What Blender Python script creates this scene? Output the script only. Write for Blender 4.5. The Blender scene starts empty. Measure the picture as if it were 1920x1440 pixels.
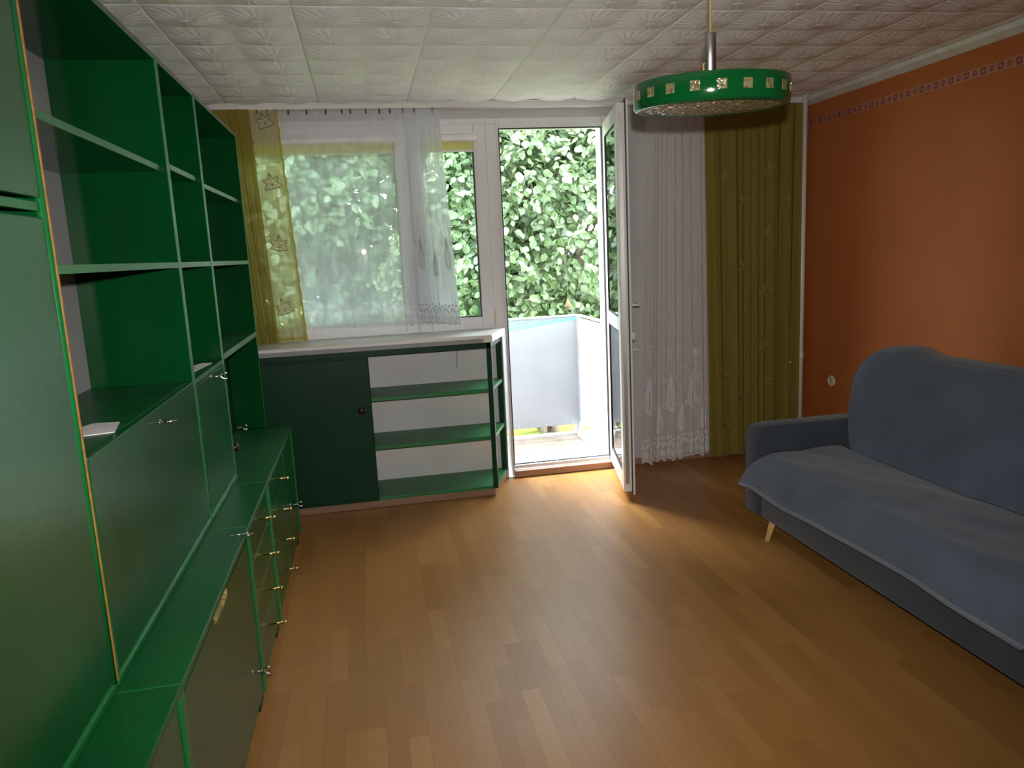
import bpy, bmesh, math, random
import numpy as np
from mathutils import Vector, Matrix
random.seed(7); rng = np.random.default_rng(7)
PI = math.pi
S = bpy.context.scene
C = S.collection

# ------------------------------------------------------------------ camera
F = 1427.74; yaw, pitch, roll = 0.1832, -0.1733, -0.0482
CAM = Vector((0.4626, -5.0668, 1.5597))
fw = Vector((math.sin(yaw)*math.cos(pitch), math.cos(yaw)*math.cos(pitch), math.sin(pitch)))
r0 = Vector((math.cos(yaw), -math.sin(yaw), 0)); u0 = r0.cross(fw)
cr, sr = math.cos(roll), math.sin(roll)
rt = cr*r0 + sr*u0; up = -sr*r0 + cr*u0
cd = bpy.data.cameras.new('camera'); cam = bpy.data.objects.new('camera', cd); C.objects.link(cam)
cd.sensor_width = 36; cd.lens = 36*F/1920; cd.clip_start = 0.02
cam.matrix_world = Matrix(((rt.x, up.x, -fw.x, CAM.x), (rt.y, up.y, -fw.y, CAM.y), (rt.z, up.z, -fw.z, CAM.z), (0, 0, 0, 1)))
S.camera = cam
# ------------------------------------------------------------------ light and exposure
S.view_settings.view_transform = 'Standard'; S.view_settings.look = 'None'
S.view_settings.gamma = 1; S.view_settings.use_curve_mapping = False
S.view_settings.exposure = 0.72
W = bpy.data.worlds.new('overcast_sky'); S.world = W; W.use_nodes = True
bg = W.node_tree.nodes['Background']; bg.inputs[0].default_value = (0.84, 0.92, 1.0, 1); bg.inputs[1].default_value = 11.0
sd = bpy.data.lights.new('hazy_sun', 'SUN'); sd.energy = 11.0; sd.angle = math.radians(38); sd.color = (1, .97, .92)
so = bpy.data.objects.new('hazy_sun', sd); C.objects.link(so)
so.rotation_euler = Vector((0.36, -0.46, -0.85)).to_track_quat('-Z', 'Y').to_euler()
# the flash of the photograph's camera: a small lamp 7 cm above the lens
fd = bpy.data.lights.new('camera_flash', 'SPOT'); fd.spot_size = math.radians(104); fd.spot_blend = 1.0; fd.energy = 155; fd.shadow_soft_size = 0.012; fd.color = (1, .95, .88)
fo = bpy.data.objects.new('camera_flash', fd); C.objects.link(fo); fo.location = CAM + up*0.075 + rt*0.012; fo.rotation_euler = cam.matrix_world.to_euler()

S.cycles.max_bounces = 10; S.cycles.diffuse_bounces = 5; S.cycles.glossy_bounces = 4
S.cycles.transmission_bounces = 6; S.cycles.transparent_max_bounces = 16
S.cycles.caustics_reflective = False; S.cycles.caustics_refractive = False
S.cycles.sample_clamp_indirect = 4.0; S.cycles.use_denoising = True

# ------------------------------------------------------------------ materials
def lin(r, g, b):
    f = lambda c: (c/12.92 if c <= .04045 else ((c+.055)/1.055)**2.4)
    return (f(r/255), f(g/255), f(b/255), 1)
class Nt:
    def __init__(s, name):
        s.m = bpy.data.materials.new(name); s.m.use_nodes = True
        s.t = s.m.node_tree; s.n = s.t.nodes; s.p = s.n['Principled BSDF']; s.out = s.n['Material Output']
    def new(s, ty, **kw):
        n = s.n.new(ty)
        for k, v in kw.items():
            if k.startswith('i_'):
                n.inputs[k[2:].replace('_', ' ')].default_value = v
            else: setattr(n, k, v)
        return n
    def link(s, a, b): s.t.links.new(a, b)
    def math(s, op, a, b=None, c=None):
        n = s.n.new('ShaderNodeMath'); n.operation = op
        for i, v in enumerate((a, b, c)):
            if v is None: continue
            if isinstance(v, (int, float)): n.inputs[i].default_value = v
            else: s.link(v, n.inputs[i])
        return n.outputs[0]
    def ramp(s, fac, stops):
        n = s.n.new('ShaderNodeValToRGB'); s.link(fac, n.inputs[0])
        e = n.color_ramp.elements
        while len(e) < len(stops): e.new(.5)
        for el, (p, c) in zip(e, stops): el.position = p; el.color = c
        return n.outputs[0]
    def mix(s, fac, a, b, bt='MIX'):
        n = s.n.new('ShaderNodeMix'); n.data_type = 'RGBA'; n.blend_type = bt
        for i, v in ((0, fac), (6, a), (7, b)):
            if isinstance(v, (int, float, tuple)): n.inputs[i].default_value = v
            else: s.link(v, n.inputs[i])
        return n.outputs[2]
    def coords(s, kind='Object'): return s.n.new('ShaderNodeTexCoord').outputs[kind]
    def mapped(s, v, scale=(1, 1, 1), loc=(0, 0, 0)):
        n = s.n.new('ShaderNodeMapping'); s.link(v, n.inputs[0]); n.inputs['Scale'].default_value = scale; n.inputs['Location'].default_value = loc
        return n.outputs[0]
    def noise(s, v, scale, detail=3, rough=.5):
        n = s.n.new('ShaderNodeTexNoise'); s.link(v, n.inputs['Vector']); n.inputs['Scale'].default_value = scale
        n.inputs['Detail'].default_value = detail; n.inputs['Roughness'].default_value = rough
        return n.outputs['Fac']
    def bump(s, h, strength=.2, dist=.002):
        n = s.n.new('ShaderNodeBump'); s.link(h, n.inputs['Height']); n.inputs['Strength'].default_value = strength
        n.inputs['Distance'].default_value = dist; s.link(n.outputs[0], s.p.inputs['Normal'])
    def set(s, **kw):
        for k, v in kw.items():
            i = s.p.inputs[k.replace('_', ' ')]
            if isinstance(v, (int, float, tuple)): i.default_value = v
            else: s.link(v, i)
        return s
def plain(name, col, rough=.5, metal=0, nscale=None, var=.12, bump=0, bscale=None, stretch=(1, 1, 1), spec=.5, dist=.002):
    a = Nt(name); co = a.mapped(a.coords(), stretch)
    f = a.noise(co, nscale or 9, 4)
    dark = tuple(c*(1-var) for c in col[:3])+(1,); light = tuple(min(1, c*(1+var)) for c in col[:3])+(1,)
    a.set(Base_Color=a.ramp(f, [(.3, dark), (.7, light)]), Roughness=rough, Metallic=metal, Specular_IOR_Level=spec)
    if bump: a.bump(a.noise(co, bscale or 60, 3), bump, dist)
    return a.m

M = {}
GREEN = (0.0018, 0.056, 0.0125, 1)
def green(name, rough, base=GREEN, bump=.25, stretch=(1, 1, .12), worn=0, spec=.5):
    a = Nt(name); co = a.coords(); c2 = a.mapped(co, stretch)
    f = a.noise(co, 3.5, 3); g = a.noise(c2, 70, 4, .65)
    d = tuple(c*.86 for c in base[:3])+(1,); l = tuple(c*1.15 for c in base[:3])+(1,)
    col = a.ramp(f, [(.3, d), (.7, l)])
    if worn:
        w = a.ramp(a.noise(a.mapped(co, (1.2, 9, 1)), 5, 5, .7), [(.5, (0, 0, 0, 1)), (.75, (worn, worn, worn, 1))])
        col = a.mix(w, col, (.10, .19, .12, 1))
    rr = a.ramp(g, [(.3, (rough*.9,)*3+(1,)), (.75, (rough*1.12,)*3+(1,))])
    a.set(Base_Color=col, Roughness=rr, Specular_IOR_Level=spec)
    h = a.math('ADD', a.noise(co, 420, 2), a.math('MULTIPLY', g, .8))
    a.bump(h, bump, .0012)
    return a.m
M['green'] = green('green_gloss_paint', .2, base=(.0018, .085, .017, 1), spec=.36)
M['green_smooth'] = green('green_gloss_paint_smooth', .1, bump=.08)
M['green_edge'] = green('green_paint_on_edges', .34, base=(.005, .15, .032, 1), bump=.12)
M['green_top'] = green('green_paint_on_top', .34, base=(.002, .088, .02, 1), bump=.2, stretch=(.2, 1, 1), worn=.6, spec=.3)
M['green_clean'] = green('fresh_green_paint_on_top', .34, base=(.002, .09, .02, 1), bump=.15, stretch=(.2, 1, 1), spec=.3)
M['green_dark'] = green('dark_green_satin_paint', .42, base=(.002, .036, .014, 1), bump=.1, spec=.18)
M['green_shelf'] = green('green_paint_on_shelves', .4, base=(.006, .15, .042, 1), bump=.15)
M['edge_orange'] = plain('raw_wood_edging', (.33, .16, .035, 1), .6, nscale=40, var=.3)
M['chip'] = plain('raw_chipboard', (.30, .24, .08, 1), .9, nscale=90, var=.4)
M['white_paint'] = plain('white_paint', (.66, .65, .66, 1), .55, nscale=4, var=.06, bump=.1, bscale=120)
M['pvc'] = plain('white_pvc', (.75, .75, .77, 1), .3, nscale=3, var=.03)
M['white_old'] = plain('aged_white_gloss_paint', (.72, .71, .69, 1), .38, nscale=14, var=.1, bump=.2, bscale=50, stretch=(.2, 1, 1))
M['greywall'] = plain('white_distemper', (.55, .54, .55, 1), .8, nscale=3, var=.07, bump=.15, bscale=90)
M['backpanel'] = plain('pale_grey_hardboard', (.45, .44, .47, 1), .6, nscale=4, var=.06)
M['seal'] = plain('black_rubber_seal', (.008, .008, .014, 1), .5)
M['steel'] = plain('brushed_steel', (.42, .41, .39, 1), .38, 1, nscale=40, var=.1, stretch=(1, 1, .05))
M['chrome'] = plain('nickel', (.7, .7, .7, 1), .15, 1)
M['brass'] = plain('brass', (.85, .6, .25, 1), .2, 1, nscale=30)
M['cord'] = plain('tan_cord', (.33, .23, .09, 1), .6, nscale=60)
M['black'] = plain('dark_brown_bakelite', (.02, .009, .007, 1), .3)
M['skirt'] = plain('brown_pvc_skirting', (.3, .17, .11, 1), .4, nscale=14, var=.2, stretch=(.1, 1, 1))
M['ivory'] = plain('ivory_bakelite', (.62, .58, .42, 1), .35)
M['paper'] = plain('white_paper', (.75, .74, .76, 1), .8)
M['red'] = plain('red_print', (.55, .03, .02, 1), .5)
M['pipe'] = plain('white_pipe_paint', (.80, .79, .79, 1), .35, nscale=12, var=.06)
M['turq'] = plain('turquoise_cord', (.05, .62, .56, 1), .4)
M['panelgrey'] = plain('pale_grey_sheet_metal', (.265, .28, .30, 1), .55, nscale=3, var=.05)
M['corr'] = plain('white_corrugated_sheet', (.42, .425, .435, 1), .5, nscale=5, var=.06)
M['rail'] = plain('galvanised_rail', (.5, .52, .55, 1), .4, .6)
M['concrete'] = plain('pale_concrete', (.45, .44, .42, 1), .9, nscale=20, var=.1)
M['btile'] = plain('brown_balcony_tile', (.27, .21, .165, 1), .6, nscale=8, var=.22)
M['grout'] = plain('pale_grout', (.5, .47, .43, 1), .9, nscale=30)
M['grass'] = plain('bright_grass', (.17, .22, .025, 1), .9, nscale=3, var=.3)
M['bark'] = plain('bark', (.10, .075, .05, 1), .9, nscale=20, var=.3, bump=.5)
M['wood'] = plain('pale_beech', (.60, .38, .16, 1), .4, nscale=12, var=.15, stretch=(1, 1, .1))
M['blindbox'] = plain('blind_cassette_white', (.78, .78, .78, 1), .4)
M['tanwood'] = plain('orange_wood', (.11, .05, .015, 1), .6, nscale=30, var=.2)
M['walls_out'] = plain('render_outside', (.6, .58, .55, 1), .9)

# orange wallpaper
a = Nt('orange_wallpaper'); co = a.coords()
n1 = a.noise(co, 1.6, 3); n2 = a.noise(a.mapped(co, (1, 1, .5)), 55, 4, .6)
c1 = a.ramp(n1, [(.3, (.42, .118, .022, 1)), (.7, (.51, .153, .034, 1))])
a.set(Base_Color=a.mix(a.math('MULTIPLY', n2, .5), c1, (.36, .10, .028, 1)), Roughness=.75); a.bump(n2, .5, .002); M['orange'] = a.m
# printed border strip
a = Nt('printed_border_paper'); sx = a.n.new('ShaderNodeSeparateXYZ'); a.link(a.coords(), sx.inputs[0])
fy = a.math('FRACT', a.math('DIVIDE', a.math('ADD', sx.outputs[1], 10), .108))
zz = a.math('ABSOLUTE', sx.outputs[2])
px = a.math('ABSOLUTE', a.math('SUBTRACT', fy, .25)); qx = a.math('ABSOLUTE', a.math('SUBTRACT', fy, .75))
sq = a.math('MAXIMUM', a.math('MULTIPLY', px, .108), zz)
ring = a.math('MULTIPLY', a.math('LESS_THAN', sq, .0165), a.math('GREATER_THAN', sq, .0075))
cr_ = a.math('SQRT', a.math('ADD', a.math('POWER', a.math('MULTIPLY', qx, .108), 2), a.math('POWER', zz, 2)))
swirl = a.math('LESS_THAN', a.math('ABSOLUTE', a.math('SUBTRACT', cr_, .011)), .0032)
dot = a.math('LESS_THAN', cr_, .004)
edge = a.math('MULTIPLY', a.math('GREATER_THAN', zz, .019), a.math('LESS_THAN', zz, .0215))
pat = a.math('MINIMUM', a.math('ADD', a.math('ADD', ring, swirl), dot), 1)
col = a.mix(pat, (.46, .185, .125, 1), (.20, .045, .055, 1)); col = a.mix(edge, col, (.48, .22, .13, 1))
a.set(Base_Color=col, Roughness=.6); M['border'] = a.m
# laminate floor strips
def floor_mat(name, island):
    a = Nt(name); co = a.coords()
    if island: rnd = a.n.new('ShaderNodeNewGeometry').outputs['Random Per Island']
    else: rnd = a.n.new('ShaderNodeObjectInfo').outputs['Random']
    cb = a.n.new('ShaderNodeCombineXYZ'); a.link(a.math('MULTIPLY', rnd, 37.0), cb.inputs[0]); a.link(a.math('MULTIPLY', rnd, 91.0), cb.inputs[1])
    va = a.n.new('ShaderNodeVectorMath'); va.operation = 'ADD'; a.link(co, va.inputs[0]); a.link(cb.outputs[0], va.inputs[1])
    g = a.noise(a.mapped(va.outputs[0], (14, 1.1, 1)), 9, 5, .6)
    base = a.ramp(rnd, [(0, (.31, .145, .038, 1)), (.3, (.36, .173, .048, 1)), (.7, (.385, .187, .053, 1)), (1, (.425, .22, .067, 1))])
    col = a.mix(a.math('MULTIPLY', g, .5), base, (.26, .117, .03, 1))
    wco = a.n.new('ShaderNodeNewGeometry').outputs['Position']
    w = a.noise(wco, 2.2, 4, .6); sc = a.noise(a.mapped(wco, (1, 1, 1)), 30, 5, .7)
    rr = a.math('ADD', a.math('MULTIPLY', w, .14), .29)
    a.set(Base_Color=col, Roughness=rr, Specular_IOR_Level=.33)
    a.bump(g, .05, .0006)
    return a.m
M['plank'] = floor_mat('laminate_strip', False); M['plank_i'] = floor_mat('laminate_strip_far', True)
M['subfloor'] = plain('dark_joint', (.16, .08, .03, 1), .9)
M['ceil'] = plain('foam_ceiling_tile', (.86, .86, .875, 1), .5, nscale=5, var=.04, bump=.15, bscale=200)
# sofa cloth
def cloth(name, c, var=.15):
    a = Nt(name); co = a.coords(); n = a.noise(co, 260, 3, .7); m = a.noise(co, 5, 3)
    d = tuple(x*(1-var) for x in c[:3])+(1,); l = tuple(x*(1+var) for x in c[:3])+(1,)
    a.set(Base_Color=a.mix(a.math('MULTIPLY', n, .35), a.ramp(m, [(.3, d), (.7, l)]), tuple(x*.6 for x in c[:3])+(1,)), Roughness=.95, Specular_IOR_Level=.15, Sheen_Weight=.25, Sheen_Roughness=.5)
    a.bump(n, .35, .0015); return a.m
M['sofa'] = cloth('charcoal_blue_upholstery', (.050, .062, .082, 1))
M['throw'] = cloth('slate_blue_throw', (.10, .13, .185, 1))
M['throw_hem'] = cloth('throw_hem', (.17, .20, .25, 1))
# glass
def glass(name, refl=.045, tint=(1, 1, 1, 1)):
    a = Nt(name); a.n.remove(a.p)
    tr = a.new('ShaderNodeBsdfTransparent'); tr.inputs[0].default_value = tint
    gl = a.new('ShaderNodeBsdfGlossy'); gl.inputs['Roughness'].default_value = .02
    fr = a.new('ShaderNodeFresnel'); fr.inputs[0].default_value = 1.45
    mx = a.new('ShaderNodeMixShader'); a.link(fr.outputs[0], mx.inputs[0]); a.link(tr.outputs[0], mx.inputs[1]); a.link(gl.outputs[0], mx.inputs[2])
    a.link(mx.outputs[0], a.out.inputs[0]); return a.m
M['glass'] = glass('window_glass', tint=(.93, .97, .95, 1))
# curtain cloths: threads and gaps, diffusing and letting light through
def sheer(name, col, dens_top, dens_bot, trans=.5, weave=900, hem=True):
    a = Nt(name); a.n.remove(a.p)
    uv = a.n.new('ShaderNodeUVMap'); sp = a.n.new('ShaderNodeSeparateXYZ'); a.link(uv.outputs[0], sp.inputs[0])
    v = sp.outputs[1]
    d = a.new('ShaderNodeBsdfDiffuse'); d.inputs[0].default_value = col
    t = a.new('ShaderNodeBsdfTranslucent'); t.inputs[0].default_value = col
    tr = a.new('ShaderNodeBsdfTransparent')
    m1 = a.new('ShaderNodeMixShader'); m1.inputs[0].default_value = trans; a.link(d.outputs[0], m1.inputs[1]); a.link(t.outputs[0], m1.inputs[2])
    rmp = a.n.new('ShaderNodeMapRange'); a.link(v, rmp.inputs[0])
    rmp.inputs[1].default_value = .38; rmp.inputs[2].default_value = .85; rmp.inputs[3].default_value = dens_top; rmp.inputs[4].default_value = dens_bot
    co = a.coords(); n = a.noise(a.mapped(co, (6, 6, .6)), 6, 3)
    den = a.math('ADD', rmp.outputs[0], a.math('MULTIPLY', a.math('SUBTRACT', n, .5), .25))
    # seen edge-on, the weave closes up
    lw = a.new('ShaderNodeLayerWeight'); lw.inputs[0].default_value = .35
    den = a.math('ADD', den, a.math('MULTIPLY', lw.outputs['Facing'], .45))
    den = a.math('MINIMUM', a.math('MAXIMUM', den, 0), .97)
    m2 = a.new('ShaderNodeMixShader'); a.link(den, m2.inputs[0]); a.link(tr.outputs[0], m2.inputs[1]); a.link(m1.outputs[0], m2.inputs[2])
    a.link(m2.outputs[0], a.out.inputs[0]); return a.m
M['lace'] = sheer('white_voile', (.93, .96, 1.0, 1), .48, .74, .62)
M['lace_dense'] = sheer('white_voile_gathered', (.88, .87, .88, 1), .74, .66, .4)
M['yellow'] = sheer('yellow_organza', (.64, .58, .29, 1), .68, .68, .5)
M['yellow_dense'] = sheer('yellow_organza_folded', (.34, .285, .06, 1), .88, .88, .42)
def thread(name, col, trans):
    a = Nt(name); a.n.remove(a.p); d = a.new('ShaderNodeBsdfDiffuse'); d.inputs[0].default_value = col
    t = a.new('ShaderNodeBsdfTranslucent'); t.inputs[0].default_value = col; m = a.new('ShaderNodeMixShader'); m.inputs[0].default_value = trans
    a.link(d.outputs[0], m.inputs[1]); a.link(t.outputs[0], m.inputs[2]); a.link(m.outputs[0], a.out.inputs[0]); return a.m
M['emb'] = thread('white_embroidery', (.94, .95, .98, 1), .42)
M['emb_grey'] = thread('grey_embroidery', (.45, .44, .46, 1), .3)
M['leafpatch'] = thread('cream_leaf_applique', (.80, .76, .52, 1), .55)
M['leafpatch_dim'] = thread('olive_leaf_applique', (.38, .335, .12, 1), .4)
M['leafline'] = thread('grey_leaf_stitching', (.16, .16, .10, 1), .1)
M['yhem'] = thread('yellow_hem', (.56, .50, .13, 1), .45)
M['blind'] = thread('yellow_blind_fabric', (.84, .78, .42, 1), .5)
# leaves
def leafmat(name, stops, island):
    a = Nt(name)
    rnd = a.n.new('ShaderNodeNewGeometry').outputs['Random Per Island'] if island else a.n.new('ShaderNodeObjectInfo').outputs['Random']
    col = a.ramp(rnd, stops); a.set(Base_Color=col, Roughness=.38, Specular_IOR_Level=.6)
    t = a.new('ShaderNodeBsdfTranslucent'); a.link(a.mix(.4, col, (.30, .42, .12, 1)), t.inputs[0])
    m = a.new('ShaderNodeMixShader'); m.inputs[0].default_value = .28; a.link(a.p.outputs[0], m.inputs[1]); a.link(t.outputs[0], m.inputs[2]); a.link(m.outputs[0], a.out.inputs[0])
    return a.m
PALE = [(0, (.07, .12, .05, 1)), (.5, (.115, .175, .085, 1)), (1, (.17, .23, .12, 1))]
DARK = [(0, (.05, .09, .04, 1)), (.5, (.075, .12, .058, 1)), (1, (.11, .165, .085, 1))]
M['leaf_i'] = leafmat('pale_shrub_leaf', PALE, True); M['leaf_o'] = leafmat('pale_shrub_leaf_near', PALE, False)
M['dleaf_i'] = leafmat('dark_tree_leaf', DARK, True); M['dleaf_o'] = leafmat('dark_tree_leaf_near', DARK, False)
# textured lamp glass
a = Nt('pebbled_amber_glass'); co = a.coords(); v = a.n.new('ShaderNodeTexVoronoi'); a.link(co, v.inputs['Vector']); v.inputs['Scale'].default_value = 190
a.set(Base_Color=a.ramp(v.outputs['Distance'], [(.1, (.30, .25, .13, 1)), (.6, (.15, .12, .055, 1))]), Roughness=.12, Specular_IOR_Level=1.0); M['pebble'] = a.m
a = Nt('pressed_clear_glass'); co = a.coords(); v = a.noise(co, 120, 2)
a.set(Base_Color=a.ramp(v, [(.35, (.09, .075, .03, 1)), (.65, (.22, .19, .10, 1))]), Roughness=.1, Specular_IOR_Level=.8); a.bump(v, .8, .004); M['inset'] = a.m
M['bulb'] = plain('opal_bulb', (.7, .7, .72, 1), .2)

# ------------------------------------------------------------------ mesh helpers
OFF = {}   # world offset carried by every object that parents parts
class MB:
    def __init__(s): s.v = []; s.f = []; s.uv = None
    def poly(s, pts, faces):
        b = len(s.v); s.v += [tuple(p) for p in pts]; s.f += [tuple(b+i for i in f) for f in faces]; return s
    def box(s, x0, x1, y0, y1, z0, z1):
        x0, x1 = sorted((x0, x1)); y0, y1 = sorted((y0, y1)); z0, z1 = sorted((z0, z1))
        return s.poly([(x0, y0, z0), (x1, y0, z0), (x1, y1, z0), (x0, y1, z0), (x0, y0, z1), (x1, y0, z1), (x1, y1, z1), (x0, y1, z1)],
                      [(0, 3, 2, 1), (4, 5, 6, 7), (0, 1, 5, 4), (1, 2, 6, 5), (2, 3, 7, 6), (3, 0, 4, 7)])
    def prism(s, poly, z0, z1):
        n = len(poly)
        return s.poly([(x, y, z0) for x, y in poly]+[(x, y, z1) for x, y in poly],
                      [tuple(range(n-1, -1, -1)), tuple(range(n, 2*n))]+[(i, (i+1) % n, n+(i+1) % n, n+i) for i in range(n)])
    def tube(s, pts, r, n=10, cap=True):
        pts = [Vector(p) for p in pts]; rs = r if isinstance(r, (list, tuple)) else [r]*len(pts)
        b = len(s.v); fs = []
        ref = None
        for i, p in enumerate(pts):
            d = (pts[min(i+1, len(pts)-1)]-pts[max(i-1, 0)]).normalized()
            if ref is None: ref = Vector((0, 0, 1)) if abs(d.z) < .9 else Vector((1, 0, 0))
            u = d.cross(ref).normalized(); w = d.cross(u).normalized(); ref = u.cross(d).normalized() if False else ref
            for k in range(n):
                t = 2*PI*k/n; q = p + (u*math.cos(t)+w*math.sin(t))*rs[i]; s.v.append(tuple(q))
            if i:
                for k in range(n): fs.append((b+(i-1)*n+k, b+(i-1)*n+(k+1) % n, b+i*n+(k+1) % n, b+i*n+k))
        if cap: fs.append(tuple(b+k for k in range(n-1, -1, -1))); fs.append(tuple(b+(len(pts)-1)*n+k for k in range(n)))
        s.f += fs; return s
    def lathe(s, c, axis, prof, n=24):   # prof: (radius, height along axis)
        c = Vector(c); ax = Vector(axis).normalized(); ref = Vector((1, 0, 0)) if abs(ax.x) < .8 else Vector((0, 1, 0))
        u = ax.cross(ref).normalized(); w = ax.cross(u); b = len(s.v)
        for r, h in prof:
            for k in range(n):
                t = 2*PI*k/n; s.v.append(tuple(c+ax*h+(u*math.cos(t)+w*math.sin(t))*r))
        for i in range(len(prof)-1):
            for k in range(n): s.f.append((b+i*n+k, b+i*n+(k+1) % n, b+(i+1)*n+(k+1) % n, b+(i+1)*n+k))
        return s
    def grid(s, fn, nu, nv, uv=True):
        b = len(s.v)
        for j in range(nv+1):
            for i in range(nu+1): s.v.append(tuple(fn(i/nu, j/nv)))
        if uv: s.uv = (s.uv or {}); 
        for j in range(nv):
            for i in range(nu):
                q = b+j*(nu+1)+i; s.f.append((q, q+1, q+nu+2, q+nu+1))
        if uv:
            for j in range(nv+1):
                for i in range(nu+1): s.uv[b+j*(nu+1)+i] = (i/nu, j/nv)
        return s
    def build(s, name, mat, parent=None, bevel=0, smooth=False, loc=None, kind=None, label=None, solid=0, subsurf=0, seg=2):
        me = bpy.data.meshes.new(name)
        off = OFF[parent.name] if parent else Vector(loc or (0, 0, 0))
        me.from_pydata([(x-off[0], y-off[1], z-off[2]) for x, y, z in s.v], [], s.f)
        if s.uv:
            l = me.uv_layers.new(name='UVMap'); vi = np.empty(len(me.loops), dtype=np.int32); me.loops.foreach_get('vertex_index', vi)
            a_ = np.array([s.uv.get(int(i), (0, 0)) for i in range(len(s.v))], dtype=np.float32)[vi]; l.data.foreach_set('uv', a_.ravel())
        bm = bmesh.new(); bm.from_mesh(me); bmesh.ops.recalc_face_normals(bm, faces=bm.faces); bm.to_mesh(me); bm.free()
        me.materials.append(mat)
        if smooth:
            me.polygons.foreach_set('use_smooth', [True]*len(me.polygons))
        o = bpy.data.objects.new(name, me); C.objects.link(o)
        if parent: o.parent = parent
        else: o.location = off
        OFF[o.name] = off
        if solid: m = o.modifiers.new('solid', 'SOLIDIFY'); m.thickness = solid; m.offset = 0
        if bevel: m = o.modifiers.new('bevel', 'BEVEL'); m.width = bevel; m.segments = seg; m.limit_method = 'ANGLE'
        if subsurf: m = o.modifiers.new('sub', 'SUBSURF'); m.levels = subsurf; m.render_levels = subsurf
        if kind: o['kind'] = kind
        if label: o['label'] = label
        return o
def box(*a): return MB().box(*a)
def tag(o, label, cat, group=None):
    o['label'] = label; o['category'] = cat
    if group: o['group'] = group
    return o
def thing(name, label, cat, loc, group=None):
    o = bpy.data.objects.new(name, None); C.objects.link(o); o.location = loc; o.empty_display_size = .05
    OFF[o.name] = Vector(loc); return tag(o, label, cat, group)
def struct_empty(name, loc):
    o = bpy.data.objects.new(name, None); C.objects.link(o); o.location = loc; OFF[o.name] = Vector(loc); o['kind'] = 'structure'; return o
def struct(name, mb, mat, **kw): return mb.build(name, mat, kind='structure', **kw)

# ------------------------------------------------------------------ the setting
XR, XL, YN, H = 3.58, -0.5, -5.7, 2.5
# floor: strips of a three-strip laminate, the joints a hair deep
floor = struct('floor', box(XL-.1, XR+.1, YN-.1, .0, -.16, -.012), M['subfloor'])
OFF[floor.name] = Vector((0, 0, 0))
def project(x, y, z):
    d = Vector((x, y, z))-CAM; w = d.dot(fw)
    if w < .1: return None
    return 960+F*d.dot(rt)/w, 720-F*d.dot(up)/w, w
strips = []
SW = .0685; x = -.06-6*.0685; k = 0
while x < XR-.001:
    x1 = min(x+SW, XR); y = 0.0 - random.uniform(.05, .55); y1 = 0.0
    while y1 > YN:
        strips.append((x, x1, max(y, YN), y1)); y1 = y; y -= random.choice((.32, .4, .46, .52, .62))*random.uniform(.9, 1.1)
    x = x1
def area(s):
    p = project((s[0]+s[1])/2, (s[2]+s[3])/2, 0)
    if not p: return -1
    inside = -60 < p[0] < 1980 and 860 < p[1] < 1560
    if s[0] > 2.42 and s[3] < -1.6: inside = False
    if s[1] < .02: inside = False
    return ((s[1]-s[0])*(s[3]-s[2])/p[2]**3) if inside else -1
strips.sort(key=area, reverse=True)
G = .0002
pm = {}
def strip_faces(mb, s):
    x0, x1, y0, y1 = s[0]+G, s[1]-G, s[2]+G, s[3]-G
    mb.poly([(x0, y0, -.012), (x1, y0, -.012), (x1, y1, -.012), (x0, y1, -.012), (x0, y0, 0), (x1, y0, 0), (x1, y1, 0), (x0, y1, 0)],
            [(4, 5, 6, 7), (0, 1, 5, 4), (1, 2, 6, 5), (2, 3, 7, 6), (3, 0, 4, 7)])
for s in strips[:300]:
    b = MB(); strip_faces(b, (0, s[1]-s[0], 0, s[3]-s[2]))
    o = b.build('floor_strip', M['plank']); o.location = (s[0], s[2], 0); o.parent = floor
rest = MB()
for s in strips[300:]: strip_faces(rest, s)
rest.build('floor_strips', M['plank_i'], floor, kind='stuff')

# ceiling: pressed foam tiles with sunburst relief
ceil = struct('ceiling', box(XL-.1, XR+.1, YN-.1, .3, H+.012, H+.15), M['ceil'])
TX, TY = .536, .56
def relief(u, v):   # 0..1 in a tile, four bursts
    h = 0
    for cx in (.25, .75):
        for cy in (.25, .75):
            dx, dy = (u-cx)*TX, (v-cy)*TY; r = math.hypot(dx, dy); t = math.atan2(dy, dx)
            if r < .145:
                k = max(0, 1-r/.145); h += (.004*k+.0065*k**.5*abs(math.cos(9*t)))*min(1, r/.018)
    h += .008*abs(math.sin(2*PI*u))*abs(math.sin(2*PI*v))**.6
    return h
tcache = {}
def tile_mesh(u0, u1, v0, v1):
    key = tuple(round(q, 3) for q in (u0, u1, v0, v1))
    if key in tcache: return tcache[key]
    mb = MB(); nu = max(4, int(90*(u1-u0))); nv = max(4, int(90*(v1-v0)))
    def fn(a, b):
        a2 = .0025 if abs(a*nu-1) < .1 else (.9975 if abs(a*nu-nu+1) < .1 else a); b2 = .0025 if abs(b*nv-1) < .1 else (.9975 if abs(b*nv-nv+1) < .1 else b)
        u = u0+(u1-u0)*a2; v = v0+(v1-v0)*b2
        z = -relief(u, v)
        if min(a, 1-a, b, 1-b) < 1e-6: z = .0015
        return ((u-u0)*TX, (v-v0)*TY, z)
    mb.grid(fn, nu, nv, uv=False)
    me = bpy.data.meshes.new('ceiling_tile'); me.from_pydata(mb.v, [], mb.f); me.flip_normals(); me.materials.append(M['ceil'])
    me.polygons.foreach_set('use_smooth', [True]*len(me.polygons)); tcache[key] = me; return me
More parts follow.
